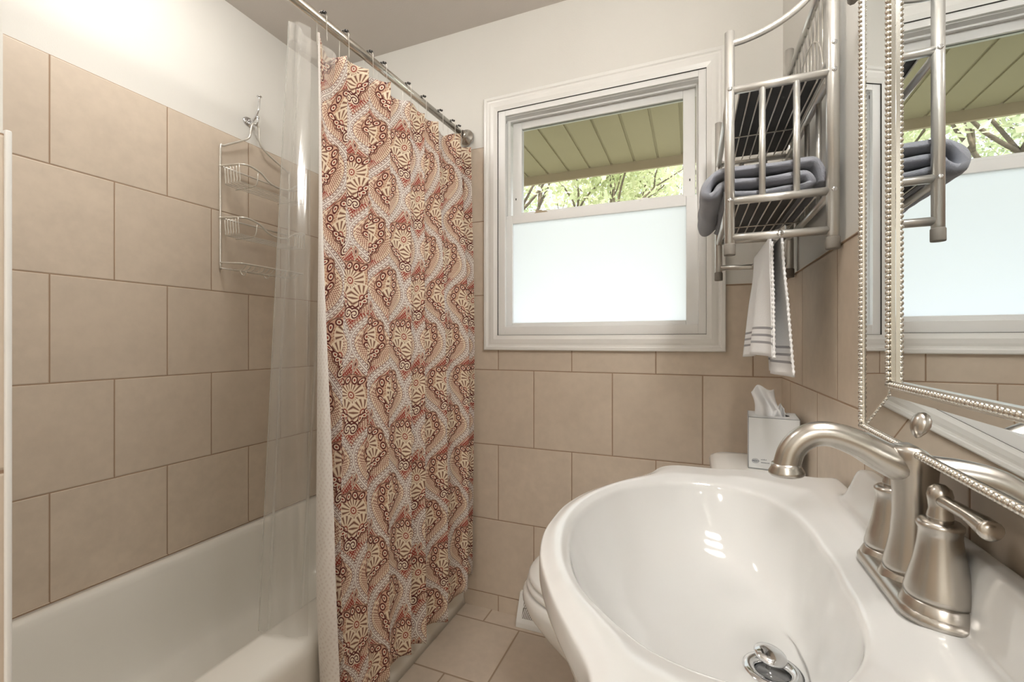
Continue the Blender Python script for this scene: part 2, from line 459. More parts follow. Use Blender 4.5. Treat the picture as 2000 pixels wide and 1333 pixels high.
def catmull(P, k, closed=False):
    out = []; n = len(P); rng = range(n if closed else n-1)
    for i in rng:
        p0 = P[(i-1) % n] if (closed or i > 0) else P[0]*2 - P[1]
        p1, p2 = P[i], P[(i+1) % n]
        p3 = P[(i+2) % n] if (closed or i < n-2) else P[-1]*2 - P[-2]
        for j in range(k):
            t = j/k
            out.append(.5*((2*p1) + (p2-p0)*t + (2*p0-5*p1+4*p2-p3)*t*t + (3*p1-p0-3*p2+p3)*t**3))
    if not closed: out.append(P[-1])
    return out

def tag(o, label=None, cat=None, group=None, kind=None):
    if label: o['label'] = label
    if cat: o['category'] = cat
    if group: o['group'] = group
    if kind: o['kind'] = kind
    return o
def thing(name, loc, label, cat, group=None, kind=None):
    o = bpy.data.objects.new(name, None); COL.objects.link(o); o.location = loc; o.empty_display_size = .05
    ORIG[o.name] = Vector(loc)
    return tag(o, label, cat, group, kind)
def structure(name, mb, mat, parent=None, **k):
    return tag(mb.build(name, mat, parent, **k), kind='structure')
def copy_thing(src, loc):
    """a copy of a thing with copies of its parts"""
    r = src.copy(); COL.objects.link(r); r.location = loc
    for ch in src.children:
        c = ch.copy(); COL.objects.link(c); c.parent = r
        for g in ch.children:
            d = g.copy(); COL.objects.link(d); d.parent = c
    return r
def ss(a, b, x):
    t = max(0, min(1, (x-a)/(b-a))); return t*t*(3-2*t)
def interp(tab, x):
    if x <= tab[0][0]: return tab[0][1]
    for (a, p), (b, q) in zip(tab, tab[1:]):
        if x <= b: return p + (q-p)*(x-a)/(b-a)
    return tab[-1][1]

# ---------------------------------------------------------------- the room shell
structure('floor', MB().box(-1.84, .42, -1.04, 1.83, -.12, 0), M['tile_floor'])
structure('ceiling', MB().box(-1.84, .42, -1.04, 1.83, ZC, ZC+.12), M['paint_ceiling'])
wl = structure('wall_left', MB().box(-1.84, XL, -1.04, 1.83, 0, ZC), M['paint_left'])
structure('tile_panel', MB().box(XL, TX, .2, TB, 0, ZT), M['tile_left'], wl)
# back wall with the window opening
OX0, OX1, OZ0, OZ1 = -.752, .062, 1.112, 2.062
mb = MB()
mb.box(XL, OX0, YB, 1.83, 0, ZC); mb.box(OX1, XR, YB, 1.83, 0, ZC); mb.box(OX0, OX1, YB, 1.83, 0, OZ0); mb.box(OX0, OX1, YB, 1.83, OZ1, ZC)
wb = structure('wall_back', mb, M['paint_left'])
mb = MB().box(XL, OX0-.001, TB, YB, 0, ZW).box(OX1+.001, XR, TB, YB, 0, ZW).box(OX0-.001, OX1+.001, TB, YB, 0, OZ0-.001)
mb.box(XL, -.77, TB, YB, ZW, ZT)
structure('tile_panel', mb, M['tile_back'], wb)
wr = structure('wall_right', MB().box(XR, .42, -1.04, 1.83, 0, ZC), M['paint_left'])
structure('tile_panel', MB().box(TR, XR, -.9, TB, 0, ZW), M['tile_right'], wr)
structure('wall_front', MB().box(XL, -.56, -1.04, YF, 0, ZC).box(-.56, XR, -1.04, YF, 2.05, ZC), M['paint_left'])
mb = MB().box(-.585, -.56, -1.045, YF+.012, 0, 2.075).box(-.585, XR, -1.045, YF+.012, 2.05, 2.075); structure('door_1', mb, M['white_trim'])
# unseen hall added beyond the doorway behind the camera, for its fill light
structure('floor_hall', MB().box(-1.3, .62, -2.6, -1.04, -.12, -.002), M['tile_floor'])
structure('ceiling_hall', MB().box(-1.3, .62, -2.6, -1.04, ZC, ZC+.12), M['paint_ceiling'])
structure('wall_hall', MB().box(-1.42, -1.3, -2.6, -1.04, 0, ZC).box(.50, .62, -2.6, -1.04, 0, ZC).box(-1.42, .62, -2.72, -2.6, 0, ZC).box(-1.3, -1.2, -1.16, -1.04, 0, ZC), M['paint_left'])
# the wall that closes the tub alcove, beside the camera
PX, PY = -.5815, .2065
wn_ = structure('wall_near', MB().box(XL, PX-.004, YF, PY-.004, 0, ZC), M['paint_left'])
structure('tile_panel', MB().box(PX-.004, PX, YF, PY-.0048, 0, ZW), M['tile_right'], wn_)
structure('trim_1', MB().box(PX-.004, PX+.003, PY-.0048, PY, 0, ZW+.004), M['white_trim'], bevel=.0015)
structure('trim_2', MB().box(TR-.002, XR+.001, -.9, TB, ZW, ZW+.003).box(.062, TR, TB-.002, YB+.001, ZW, ZW+.003), M['tile_right'])

# ---------------------------------------------------------------- window
def casing(mb, x0, x1, z0, z1, w, prof):
    """mitred picture-frame moulding on the back wall; prof = (inset from outer edge, stand-off from wall)"""
    for a, b in zip(prof, prof[1:]):
        rects = []
        for d, h in (a, b):
            rects.append([(x0+d, YB-h, z0+d), (x1-d, YB-h, z0+d), (x1-d, YB-h, z1-d), (x0+d, YB-h, z1-d)])
        vs = rects[0] + rects[1]
        mb.add(vs, [(k, (k+1) % 4, 4+(k+1) % 4, 4+k) for k in range(4)], False)
win = thing('window_1', (-.345, YB, 1.07), None, None, None, 'structure')
mb = MB(); casing(mb, -.796, .105, 1.071, 2.105, .06, [(0, 0), (0, .017), (.003, .019), (.012, .019), (.016, .015), (.022, .0145), (.03, .0165), (.044, .0175), (.054, .014), (.060, .0125), (.060, 0)])
mb.build('casing', M['white_trim'], win)
mb = MB(); mb.frame(-.7355, .0455, 1.1315, 2.0445, .0315, .0255, .035, .022, YB-.008, YB+.005)
mb.frame(-.745, .055, 1.115, 2.055, .034, .034, .046, .034, YB+.005, YB+.125)
mb.frame(-.71, .0245, 1.15, 2.027, .012, .012, .01, .012, YB+.034, YB+.044)
mb.build('frame', M['vinyl'], win, bevel=.0015)
mb = MB().frame(-.7362, .0462, 1.1308, 2.0452, .0012, .0012, .0012, .0012, YB-.0126, YB-.0062); mb.build('casing_seam', M['dark_joint'], win)
us = MB().frame(-.697, .011, 1.612, 2.026, .04, .042, .03, .036, 1.729, 1.757).build('upper_sash', M['vinyl'], win, bevel=.002)
MB().box(-.660, -.028, 1.742, 1.746, 1.638, 1.993).build('window_pane', M['glass'], us)
mb = MB().frame(-.660, -.028, 1.638, 1.993, .0025, .0025, .0025, .003, 1.7385, 1.742); mb.build('gasket', M['dark_joint'], us)
ls = MB().frame(-.714, .021, 1.158, 1.622, .031, .041, .024, .034, 1.689, 1.722).build('lower_sash', M['vinyl'], win, bevel=.002)
MB().box(-.685, -.018, 1.700, 1.704, 1.1805, 1.590).build('frosted_pane', M['frosted'], ls)
for x, mt in ((-.565, 'soffit_trim'), (-.155, 'vinyl')):
    mb = MB().lathe([(.030, 0), (.030, .004), (.022, .010), (.012, .012)], (x, 1.7085, 1.622), n=20, sy=.42)
    mb.box(x-.02, x+.005, 1.700, 1.708, 1.630, 1.636); mb.build('sash_lock', M[mt], win)
for x, z in ((-.682, 1.70), (-.682, 1.735), (-.008, 1.69), (-.008, 1.71)):
    MB().box(x-.002, x+.002, 1.7275, 1.7295, z-.004, z+.004).build('vent_latch', M['black' if z in (1.70, 1.69) else 'vinyl'], win)
MB().box(-.708, -.703, YB+.0045, YB+.0062, 1.998, 2.010).build('latch_slot', M['black'], win)

# ---------------------------------------------------------------- bathtub
def rrect(x0, x1, y0, y1, r, n=8):
    out = []
    for cx, cy, a0 in ((x1-r, y1-r, 0), (x0+r, y1-r, 90), (x0+r, y0+r, 180), (x1-r, y0+r, 270)):
        for k in range(n+1):
            a = math.radians(a0 + 90*k/n); out.append((cx + r*math.cos(a), cy + r*math.sin(a)))
    return out
tub = thing('bathtub', (-1.27, .93, 0), 'white enamel bathtub along the left tiled wall, behind the paisley curtain', 'bathtub')
y0, y1, x0, x1, zr = PY+.002, TB-.002, TX+.002, -.868, .372
def ring(ix0, ix1, iy0, iy1, r, z): return [(x, y, z) for x, y in rrect(x0+ix0, x1-ix1, y0+iy0, y1-iy1, r)]
L = [ring(0, .018, 0, 0, .004, 0), ring(0, .026, 0, 0, .004, .03), ring(0, .024, 0, 0, .004, .10), ring(0, .016, 0, 0, .006, .22), ring(0, .004, 0, 0, .008, .31), ring(0, 0, 0, 0, .010, .338), ring(0, .002, 0, 0, .012, .354), ring(.001, .009, .001, .001, .014, .366), ring(.004, .020, .004, .004, .018, zr),
     ring(.026, .120, .05, .05, .07, zr+.001), ring(.034, .134, .058, .058, .075, zr-.001), ring(.042, .142, .066, .068, .08, zr-.010), ring(.048, .148, .074, .075, .085, zr-.024), ring(.064, .162, .10, .10, .10, .25), ring(.085, .178, .14, .13, .12, .13), ring(.105, .195, .17, .16, .13, .085), ring(.15, .24, .22, .22, .12, .066), ring(.26, .33, .4, .4, .1, .060)]
mb = MB(); mb.loops(L, cap0=True, cap1=True); mb.build('tub_shell', M['enamel'], tub)
mb = MB().box(TX, TX+.005, PY+.004, TB-.004, zr-.004, zr+.004).box(TX+.005, -.89, TB-.006, TB, zr-.004, zr+.004)
mb.build('caulk_bead', M['tile_left'], tub)
mb = MB().lathe([(.03, 0), (.032, .002), (.02, .004)], (-1.29, .45, .060), n=20); mb.build('drain', M['chrome'], tub)

# ---------------------------------------------------------------- curtain rod, rings, curtain, liner
RZ = 1.963
def rodx(y): return -.881 - .046*(1.66 - y)
rod = thing('curtain_rod', (rodx(.93), .93, RZ), 'brushed steel shower rod spanning above the bathtub under the ceiling', 'curtain rod')
MB().tube([(rodx(PY+.004), PY+.004, RZ), (rodx(.75), .75, RZ)], .0145, 16).tube([(rodx(.70), .70, RZ), (rodx(1.655), 1.655, RZ)], .0125, 16).build('rod', M['rod'], rod)
for yy, sgn in ((TB-.004, -1), (PY, 1)):
    MB().lathe([(.033, 0), (.034, .004), (.031, .010), (.019, .016), (.0165, .03), (.016, .042)], (rodx(yy), yy, RZ), (0, sgn, 0), 24).build('flange', M['nickel'], rod)

RING_Y = [.909, .987, 1.084, 1.145, 1.267, 1.355, 1.461, 1.547, 1.594]
ord_ = ['nearest the camera', 'second from the camera end', 'third from the camera end', 'fourth from the camera end', 'fifth from the camera end', 'fourth from the window wall', 'third from the window wall', 'second from the window wall', 'nearest the window wall']
ring0 = None
for i, y in enumerate(RING_Y):
    x = rodx(y)
    lab = 'wire curtain hook on the shower rod, ' + ord_[i]
    if ring0 is None:
        ring0 = thing('curtain_ring', (x, y, RZ), lab, 'curtain hook', 'roller hooks along the shower rod')
        mb = MB()
        P = [(x+.016+.002, y, RZ-.058)] + [(x+.0175*math.cos(a), y, RZ+.004+.0175*math.sin(a)) for a in [math.radians(t) for t in (-20, 10, 45, 75, 105, 135, 170, 200)]] + [(x-.015, y-.002, RZ-.055), (x-.010, y-.002, RZ-.062), (x-.004, y-.002, RZ-.056)]
        mb.tube(P, .0011, 6, smooth_path=5); mb.build('wire_hook', M['wire'], ring0)
        for t in (50, 75, 105, 130):
            a = math.radians(t); MB().ball((x+.0178*math.cos(a), y, RZ+.0045+.0178*math.sin(a)), .0042, 10, 6).build('roller_ball', M['black'], ring0)
    else:
        tag(copy_thing(ring0, (x, y, RZ)), lab)

RIDGE = [(.845, 0), (.926, 1), (1.02, 2), (1.119, 3), (1.23, 4), (1.314, 5), (1.41, 6), (1.552, 7), (1.600, 7.5), (1.66, 8)]
def curtain():
    NS, NZ = 440, 90
    vs, uv = [], []
    def base(y, q):           # q = 0 at the top, 1 at the hem
        xt = rodx(y) + .004; xb = interp([(.84, -.842), (1.2, -.842), (1.5, -.838), (1.58, -.85), (1.66, -.858)], y)
        return xt + (xb - xt)*ss(0, .55, q)**.8
    # arc length down one level gives the flat cloth
    def plan(y, q):
        ph = interp(RIDGE, y); w = 1 - 2*abs(math.sin(PI*ph))**.72 + .12*math.sin(4*PI*ph + 1)
        amp = (.0215 + .004*math.sin(ph*2.3 + 1)) * (1 + .35*math.sin(q*2.2 + ph))
        amp *= .35 + .65*ss(.85, .93, y)
        if y > 1.5: amp *= 1 + .8*ss(1.5, 1.58, y)
        return base(y, q) + amp*w + .004*math.sin(3*q + ph*1.7), y + .006*math.sin(q*2.5 + ph*3.1)*min(1, (1.66-y)*12)
    Y0, Y1 = .850, 1.652
    cols = []
    NE = 24
    u = 0; last = None
    for i in range(NS+1):
        y = Y1 + (Y0-Y1)*i/NS; x, yy = plan(y, .5)
        if last: u += math.hypot(x-last[0], yy-last[1])*1.10
        last = (x, yy); cols.append((y, u, 0))
    for k in range(1, NE+1): cols.append((Y0, u + .055*k/NE, k/NE))
    zb0 = .107
    for j in range(NZ+1):
        q = j/NZ
        for (y, u, e) in cols:
            ph = interp(RIDGE, y)
            near = min(abs(y-r) for r in [.855] + RING_Y[1:])
            top = 1.918 + .014*ss(.86, 1.15, y) - (.016 + .014*ss(1.0, .9, y))*ss(.004, .045, near) - .004*math.sin(ph*4)*ss(.86, .95, y)
            if y < .9: top -= .03*ss(.9, .87, y) * 0
            bot = zb0 + .006*math.sin(ph*2.1) + (.035*ss(1.5, 1.6, y))
            z = top + (bot-top)*q
            x, yy = plan(y, q)
            k = abs(base(y, q))/.875; yy = yy*(1 + (k-1)*(1 - ss(1.25, 1.62, y)))
            yy += .012*ss(.75, 1, q)*(1 - ss(.9, 1.1, y)) - .010*ss(.1, .5, q)*(1 - ss(.7, 1, q))*(1 - ss(.9, 1.1, y))
            if e:
                w = .002 + .052*ss(.12, .85, q)
                a = e*1.35
                x += w*math.sin(a)/math.sin(1.35)*1.0; yy += -.010*math.sin(e*PI)*ss(.15, .8, q) + .004*e
            vs.append((x, yy, z)); uv.append((u, z))
    nc = len(cols)
    fs = [(j*nc+i, j*nc+i+1, (j+1)*nc+i+1, (j+1)*nc+i) for j in range(NZ) for i in range(nc-1)]
    mb = MB(); mb.add(vs, fs)
    o = mb.build('shower_curtain', None, mats=[M['paisley'], M['paisley_back']], uv=uv, solid=.0009)
    tag(o, 'red and cream paisley fabric shower curtain hanging outside the tub', 'shower curtain')
    return o
curtain()

def liner():
    vs = []; NZ, NA, NB = 60, 26, 150
    for j in range(NZ+1):
        q = j/NZ
        row = []
        # outer end (towards the room), fold at the left, then along the tub to the window wall
        ax, ay = -.915 + .035*q, .872 - .046*q
        cx, cy = -.945 - .068*q, .832 - .036*q
        for i in range(NA):
            t = i/(NA-1); x = ax + (cx-ax)*t; y = ay + (cy-ay)*t
            y += -.010*math.sin(t*PI)*(1-q*.3) + .0035*math.sin(t*11+q*2); row.append((x, y, t*.0))
        for i in range(1, NB+1):
            t = i/NB; y = cy + (1.655-cy)*t
            bx = -.925 - .10*q
            wv = .016*math.cos(t*46 + .6*math.sin(q*3)) * ss(0, .06, t)*(.5 + .5*math.cos(q*.6))
            x = cx + (bx-cx)*ss(0, .12, t) + wv
            row.append((x, y, ss(0, .10, t)))
        for x, y, e in row:
            top = 1.908 + .012*math.sin(y*31); zb = .3785 - .13*e
            vs.append((x, y, top + (zb-top)*q))
    n = NA+NB
    mb = MB(); mb.add(vs, [(j*n+i, j*n+i+1, (j+1)*n+i+1, (j+1)*n+i) for j in range(NZ) for i in range(n-1)])
    o = mb.build('shower_liner', M['film']); tag(o, 'clear plastic shower liner hanging inside the tub behind the paisley curtain', 'shower liner')
    # reinforced clear band along its top edge
    mb = MB(); vs2 = []
    for k in range(n):
        p = vs[k]; b = vs[n*2+k]; vs2 += [(p[0], p[1], p[2]+.001), (p[0]+(b[0]-p[0])*.8, p[1]+(b[1]-p[1])*.8, p[2]-.045)]
    mb.add(vs2, [(2*k, 2*k+2, 2*k+3, 2*k+1) for k in range(n-1)])
    mb.v = [(x+.001, y-.0015, z) for x, y, z in mb.v]
    mb.build('header_band', M['film'], o)
liner()

# ---------------------------------------------------------------- hook and caddy on the left wall
HY, HZ = 1.275, 2.0
hook = thing('wall_hook', (XL, HY, HZ), 'chrome double prong robe hook screwed to the wall above the shower caddy', 'hook')
MB().lathe([(.019, 0), (.0185, .003), (.014, .006), (.006, .008)], (XL, HY, HZ), (1, 0, 0), 20, sx=1.35).build('back_plate', M['chrome'], hook)
mb = MB().tube([(XL+.006, HY, HZ+.004), (XL+.030, HY, HZ+.004), (XL+.052, HY, HZ+.030), (XL+.060, HY, HZ+.060), (XL+.062, HY, HZ+.088)], [.0055, .005, .0045, .004, .0045], 10, smooth_path=6)
mb.lathe([(.004, 0), (.010, .003), (.0095, .006), (.004, .007)], (XL+.062, HY, HZ+.086), n=14); mb.build('upper_prong', M['chrome'], hook)
mb = MB().tube([(XL+.006, HY, HZ-.006), (XL+.022, HY, HZ-.018), (XL+.042, HY, HZ-.020), (XL+.052, HY, HZ-.008), (XL+.053, HY, HZ+.006)], [.0055, .005, .005, .0045, .004], 10, smooth_path=6)
mb.ball((XL+.053, HY, HZ+.008), .0065, 10, 8); mb.build('lower_prong', M['chrome'], hook)

cad = thing('shower_caddy', (-1.645, 1.30, 1.385), 'silver wire shower caddy hanging from the wall hook on tiles', 'shower caddy')
CX, CA, CB, CM = -1.6560, 1.146, 1.456, HY
P = [(CX+.006, CA, 1.385), (CX, CA, 1.40), (CX, CA, 1.60), (CX, CA, 1.835), (CX+.004, CA+.012, 1.853), (CX+.012, CM-.040, 1.905), (CX+.017, CM-.022, 1.925), (CX+.020, CM-.019, 1.95), (CX+.022, CM-.014, 1.975), (CX+.022, CM, 1.985), (CX+.022, CM+.014, 1.975), (CX+.020, CM+.019, 1.95), (CX+.017, CM+.022, 1.925), (CX+.012, CM+.052, 1.895), (CX+.002, CB-.012, 1.853), (CX, CB, 1.835), (CX, CB, 1.60), (CX, CB, 1.40), (CX+.006, CB, 1.385)]
MB().tube(P, .0038, 10, smooth_path=4).build('frame', M['wire'], cad)
def basket(zt, dep, h, dip, nw, name):
    X1 = CX + dep
    mb = MB()
    rim = [(CX, CA, zt), (CX+.03, CA+.001, zt-.002), (X1-.03, CA+.003, zt-.006), (X1-.008, CA+.012, zt-.007), (X1, CA+.035, zt-.008), (X1+.004, CA+.075, zt-.02), (X1+.006, CA+.11, zt-dip), (X1+.006, (CA+CB)/2, zt-dip-.008), (X1+.006, CB-.11, zt-dip), (X1+.004, CB-.075, zt-.02), (X1, CB-.035, zt-.008), (X1-.008, CB-.012, zt-.007), (X1-.03, CB-.003, zt-.006), (CX+.03, CB-.001, zt-.002), (CX, CB, zt)]
    mb.tube(rim, .0036, 8, smooth_path=6)
    mb.tube([(CX, CA, zt), (CX, CB, zt)], .003, 8)
    mb.ball((CX, CA, zt), .0062, 10, 6); mb.ball((CX, CB, zt), .0062, 10, 6)
    b = mb.build(name, M['wire'], cad)
    mb = MB()
    for k in range(nw):
        x = CX + .022 + (dep-.04)*k/(nw-1)
        mb.tube([(x, CA+.002, zt-.004), (x, CA+.006, zt-h+.012), (x, CA+.018, zt-h), (x, (CA+CB)/2, zt-h), (x, CB-.018, zt-h), (x, CB-.006, zt-h+.012), (x, CB-.002, zt-.004)], .0017, 6, smooth_path=3)
    mb.tube([(CX+.002, CA+.06, zt-h-.0018), (X1-.02, CA+.06, zt-h-.0018), (X1+.002, CA+.06, zt-h+.012), (X1+.004, CA+.062, zt-.022)], .0018, 6, smooth_path=3)
    mb.tube([(CX+.002, CB-.06, zt-h-.0018), (X1-.02, CB-.06, zt-h-.0018), (X1+.002, CB-.06, zt-h+.012), (X1+.004, CB-.062, zt-.022)], .0018, 6, smooth_path=3)
    mb.build('basket_wires', M['wire'], b)
basket(1.772, .118, .072, .045, 6, 'upper_basket')
basket(1.575, .112, .068, .045, 6, 'lower_basket')
mb = MB()
zt = 1.405
mb.tube([(CX, CA, zt), (CX+.05, CA+.004, zt-.004), (CX+.088, CA+.012, zt-.006), (CX+.098, CA+.03, zt-.007), (CX+.098, 1.30, zt-.007), (CX+.098, CB-.03, zt-.007), (CX+.088, CB-.012, zt-.006), (CX+.05, CB-.004, zt-.004), (CX, CB, zt)], .0034, 8, smooth_path=5)
mb.tube([(CX+.006, CA, 1.385), (CX+.02, CA+.02, 1.381), (CX+.02, CB-.02, 1.381), (CX+.006, CB, 1.385)], .0026, 8, smooth_path=4)
for k in range(13):
    y = CA + .035 + (CB-CA-.07)*k/12
    mb.tube([(CX+.002, y, 1.388), (CX+.03, y, 1.380), (CX+.075, y, 1.380), (CX+.096, y, zt-.008)], .0016, 6, smooth_path=3)
for s in (0, 1, 2):
    y = CA + .05 + s*.10
    mb.tube([(CX+.04, y, 1.381), (CX+.045, y+.004, 1.366), (CX+.058, y+.006, 1.362), (CX+.068, y+.004, 1.374)], .0017, 6, smooth_path=4)
mb.build('soap_tray', M['wire'], cad)

# ---------------------------------------------------------------- toilet
toi = thing('toilet', (-.1, 1.275, 0), 'white two piece toilet between the pedestal sink and the window wall', 'toilet')
TY = 1.275
def ell(cx, rx, ry, z, n=48, p=2.3, cy=TY, flat=None):
    out = []
    for k in range(n):
        a = 2*PI*k/n; c, s_ = math.cos(a), math.sin(a)
        x = cx + rx*math.copysign(abs(c)**(2/p), c); y = cy + ry*math.copysign(abs(s_)**(2/p), s_)
        if c > 0 and flat: x = cx + (x-cx)*flat
        out.append((x, y, z))
    return out
mb = MB()
mb.loops([ell(-.13, .235, .118, 0, p=2.6), ell(-.13, .235, .118, .02, p=2.6), ell(-.13, .215, .105, .05, p=2.5), ell(-.125, .19, .10, .14), ell(-.14, .205, .118, .21), ell(-.175, .240, .152, .28), ell(-.195, .262, .176, .335), ell(-.20, .268, .183, .365), ell(-.20, .266, .183, .386), ell(-.20, .258, .176, .395), ell(-.20, .21, .13, .397), ell(-.20, .18, .11, .36), ell(-.19, .1, .06, .26)])
mb.build('bowl', M['toilet_white'], toi)
mb = MB(); L = [ell(-.195, .256, .180, .399), ell(-.195, .260, .184, .404), ell(-.195, .260, .184, .414), ell(-.195, .254, .179, .420), ell(-.195, .18, .12, .420), ell(-.195, .175, .115, .412), ell(-.195, .175, .115, .399)]
mb.loops(L, cap0=False, cap1=False); mb.build('seat', M['plastic_white'], toi)
mb = MB(); mb.loops([ell(-.193, .246, .176, .4225), ell(-.193, .255, .184, .426), ell(-.193, .256, .185, .435), ell(-.193, .250, .180, .442), ell(-.193, .23, .163, .4465), ell(-.193, .13, .09, .448)]); mb.build('lid', M['plastic_white'], toi)
for dy in (-.08, .08):
    MB().tube([(.045, TY+dy-.022, .428), (.045, TY+dy+.022, .428)], .011, 12).build('hinge', M['plastic_white'], toi)
def rr(x0, x1, y0, y1, r, z): return [(x, y, z) for x, y in rrect(x0, x1, y0, y1, r, 6)]
mb = MB(); mb.loops([rr(.085, .258, 1.10, 1.46, .03, .385), rr(.072, .259, 1.085, 1.475, .035, .41), rr(.066, .260, 1.075, 1.485, .04, .60), rr(.062, .260, 1.07, 1.49, .04, .735)]); mb.build('tank', M['toilet_white'], toi)
mb = MB(); mb.loops([rr(.054, .262, 1.061, 1.499, .04, .736), rr(.048, .264, 1.056, 1.504, .045, .742), rr(.047, .264, 1.055, 1.505, .045, .756), rr(.051, .263, 1.059, 1.501, .045, .766), rr(.062, .258, 1.07, 1.49, .045, .773), rr(.09, .24, 1.10, 1.46, .04, .776)]); mb.build('tank_lid', M['toilet_white'], toi)
mb = MB().lathe([(.012, 0), (.012, .01)], (.062, 1.43, .69), (-1, 0, 0), 14).tube([(.050, 1.43, .69), (.046, 1.40, .688), (.046, 1.365, .684)], .006, 10, smooth_path=3); mb.build('flush_lever', M['chrome'], toi)

# tissue box on the tank lid
TBX, TBY, TBZ = .198, 1.362, .7762
tis = thing('tissue_box', (TBX, TBY, TBZ), 'pale grey cube tissue box standing on the toilet tank', 'tissue box')
mb = MB()
TA = math.radians(-5)
def tb(u, v, z): return (TBX + u*math.cos(TA) - v*math.sin(TA), TBY + u*math.sin(TA) + v*math.cos(TA), TBZ + z)
hw, BHT = .0575, .134
def quadbox(mb, u0, u1, v0, v1, z0, z1, mi=0):
    vs = [tb(u, v, z) for z in (z0, z1) for v in (v0, v1) for u in (u0, u1)]
    mb.add(vs, [(0, 2, 3, 1), (4, 5, 7, 6), (0, 1, 5, 4), (2, 6, 7, 3), (0, 4, 6, 2), (1, 3, 7, 5)], False, mi)
# walls of the carton and a top with an oval slot
quadbox(mb, -hw, hw, -hw, hw, 0, .002); quadbox(mb, -hw, -hw+.001, -hw, hw, 0, BHT); quadbox(mb, hw-.001, hw, -hw, hw, 0, BHT)
quadbox(mb, -hw, hw, -hw, -hw+.001, 0, BHT); quadbox(mb, -hw, hw, hw-.001, hw, 0, BHT)
n = 40; out, inn = [], []
for k in range(n):
    a = 2*PI*k/n; c, s_ = math.cos(a), math.sin(a); m_ = max(abs(c), abs(s_))
    out.append(tb(hw*c/m_, hw*s_/m_, BHT)); inn.append(tb(.040*c, .026*s_, BHT))
mb.add(out+inn, [(k, (k+1) % n, n+(k+1) % n, n+k) for k in range(n)], False)
mb.build('carton', M['card'], tis)
mb = MB()
for u in (-hw, hw-.0012): quadbox(mb, u, u+.0012, -hw-.0003, -hw+.0006, 0, BHT)
quadbox(mb, -hw, hw, -hw-.0003, -hw+.0006, 0, .0014); quadbox(mb, -hw, hw, -hw-.0003, -hw+.0006, BHT-.0012, BHT)
mb.build('printed_edge', M['card_edge'], tis)
mb = MB()
quadbox(mb, -.049, -.0315, -hw-.0003, -hw+.0005, .0205, .0213)
for k in range(24):
    a0, a1 = 2*PI*k/24, 2*PI*(k+1)/24
    vs = [tb(-.041 + r*math.cos(a), -hw-.0002, .0205 + r*.78*math.sin(a)) for a in (a0, a1) for r in (.0072, .0080)]
    mb.add(vs, [(0, 1, 3, 2)], False)
    if k % 2 == 0:
        vs = [tb(-.041 + r*math.cos(a), -hw-.0002, .0205 + r*.7*math.sin(a)) for a in (a0, a1) for r in (.0015, .0062)]
        mb.add(vs, [(0, 1, 3, 2)], False)
for z, w in ((.0240, .011), (.0165, .018)):
    u = -.028
    random.seed(int(z*1e4))
    while u < -.028 + w:
        l = random.uniform(.0011, .0022); h = random.choice((.0020, .0030, .0022))
        quadbox(mb, u, u+l*.55, -hw-.0003, -hw+.0004, z, z+h); quadbox(mb, u, u+l, -hw-.0003, -hw+.0004, z, z+.0007); u += l + .0006
mb.build('printed_mark', M['ink'], tis)
mb = MB(); vs = []; NU, NV = 16, 20
for j in range(NV+1):
    q = j/NV
    for i in range(NU+1):
        t = i/NU - .5
        wid = .040 + .012*math.sin(q*PI*.9) - .002*q
        x = t*2*wid*.62 - .006 - .016*q + .006*math.sin(q*5 + t*3); y = .012*math.sin(t*9 + q*2.4)*(.5+.5*q) + .010*(q-.3)
        z = BHT - .02 + .092*q + (.006*math.cos(t*7+.5) - .010*max(0, -t-.15)*2)*q
        vs.append(tb(x, y, z))
mb.add(vs, [(j*(NU+1)+i, j*(NU+1)+i+1, (j+1)*(NU+1)+i+1, (j+1)*(NU+1)+i) for j in range(NV) for i in range(NU)])
vs = []
for j in range(9):
    q = j/8
    for i in range(11):
        t = i/10 - .5
        vs.append(tb(.012 + t*.040*(1-q*.55) + .006*q, .006 + .010*math.sin(t*8) - .004*q, BHT - .012 + .038*q + .006*math.cos(t*6)*q))
mb.add(vs, [(j*11+i, j*11+i+1, (j+1)*11+i+1, (j+1)*11+i) for j in range(8) for i in range(10)])
mb.build('tissue', M['tissue'], tis, solid=.0006)

# ---------------------------------------------------------------- pedestal sink
snk = thing('pedestal_sink', (.10, .64, 0), 'white pedestal sink with wide oval basin below the mirror', 'sink')
SY = .672
half = [(.2615, 1.012), (.252, 1.026), (.20, 1.0295), (.10, 1.030), (.02, 1.032), (-.036, 1.031), (-.058, 1.025), (-.069, 1.010), (-.073, .994), (-.078, .975), (-.088, .955), (-.112, .920), (-.137, .882), (-.159, .842), (-.179, .800), (-.192, .758), (-.200, .715)]
outer = half + [(-.2015, .667)] + [(x, 1.334 - y) for x, y in reversed(half)]
innerh = [(.160, .72), (.158, .779), (.149, .838), (.128, .886), (.098, .922), (.062, .938), (.025, .940), (-.011, .934), (-.048, .917), (-.090, .880), (-.117, .848), (-.138, .806), (-.154, .757), (-.163, .708)]
inner = [(.162, SY)] + innerh + [(-.1655, SY)] + [(x, 2*SY - y) for x, y in reversed(innerh)]
SC = Vector((.03, SY, 0)); NT = 192
def polar(poly, close=True):
    """radius of a closed outline as seen from SC, at NT angles"""
    P = [Vector((x, y, 0)) for x, y in poly]
    P = catmull(P, 8, True); res = []
    for k in range(NT):
        a = 2*PI*k/NT; d = Vector((math.cos(a), math.sin(a), 0)); best = .1
        for p, q in zip(P, P[1:]+P[:1]):
            e = q - p; den = d.x*e.y - d.y*e.x
            if abs(den) < 1e-12: continue
            w = p - SC; t = (w.x*e.y - w.y*e.x)/den; u = (w.x*d.y - w.y*d.x)/den
            if t > 0 and -1e-6 <= u <= 1+1e-6: best = t if best == .1 else max(best, t)
        res.append(SC + d*best)
    return res
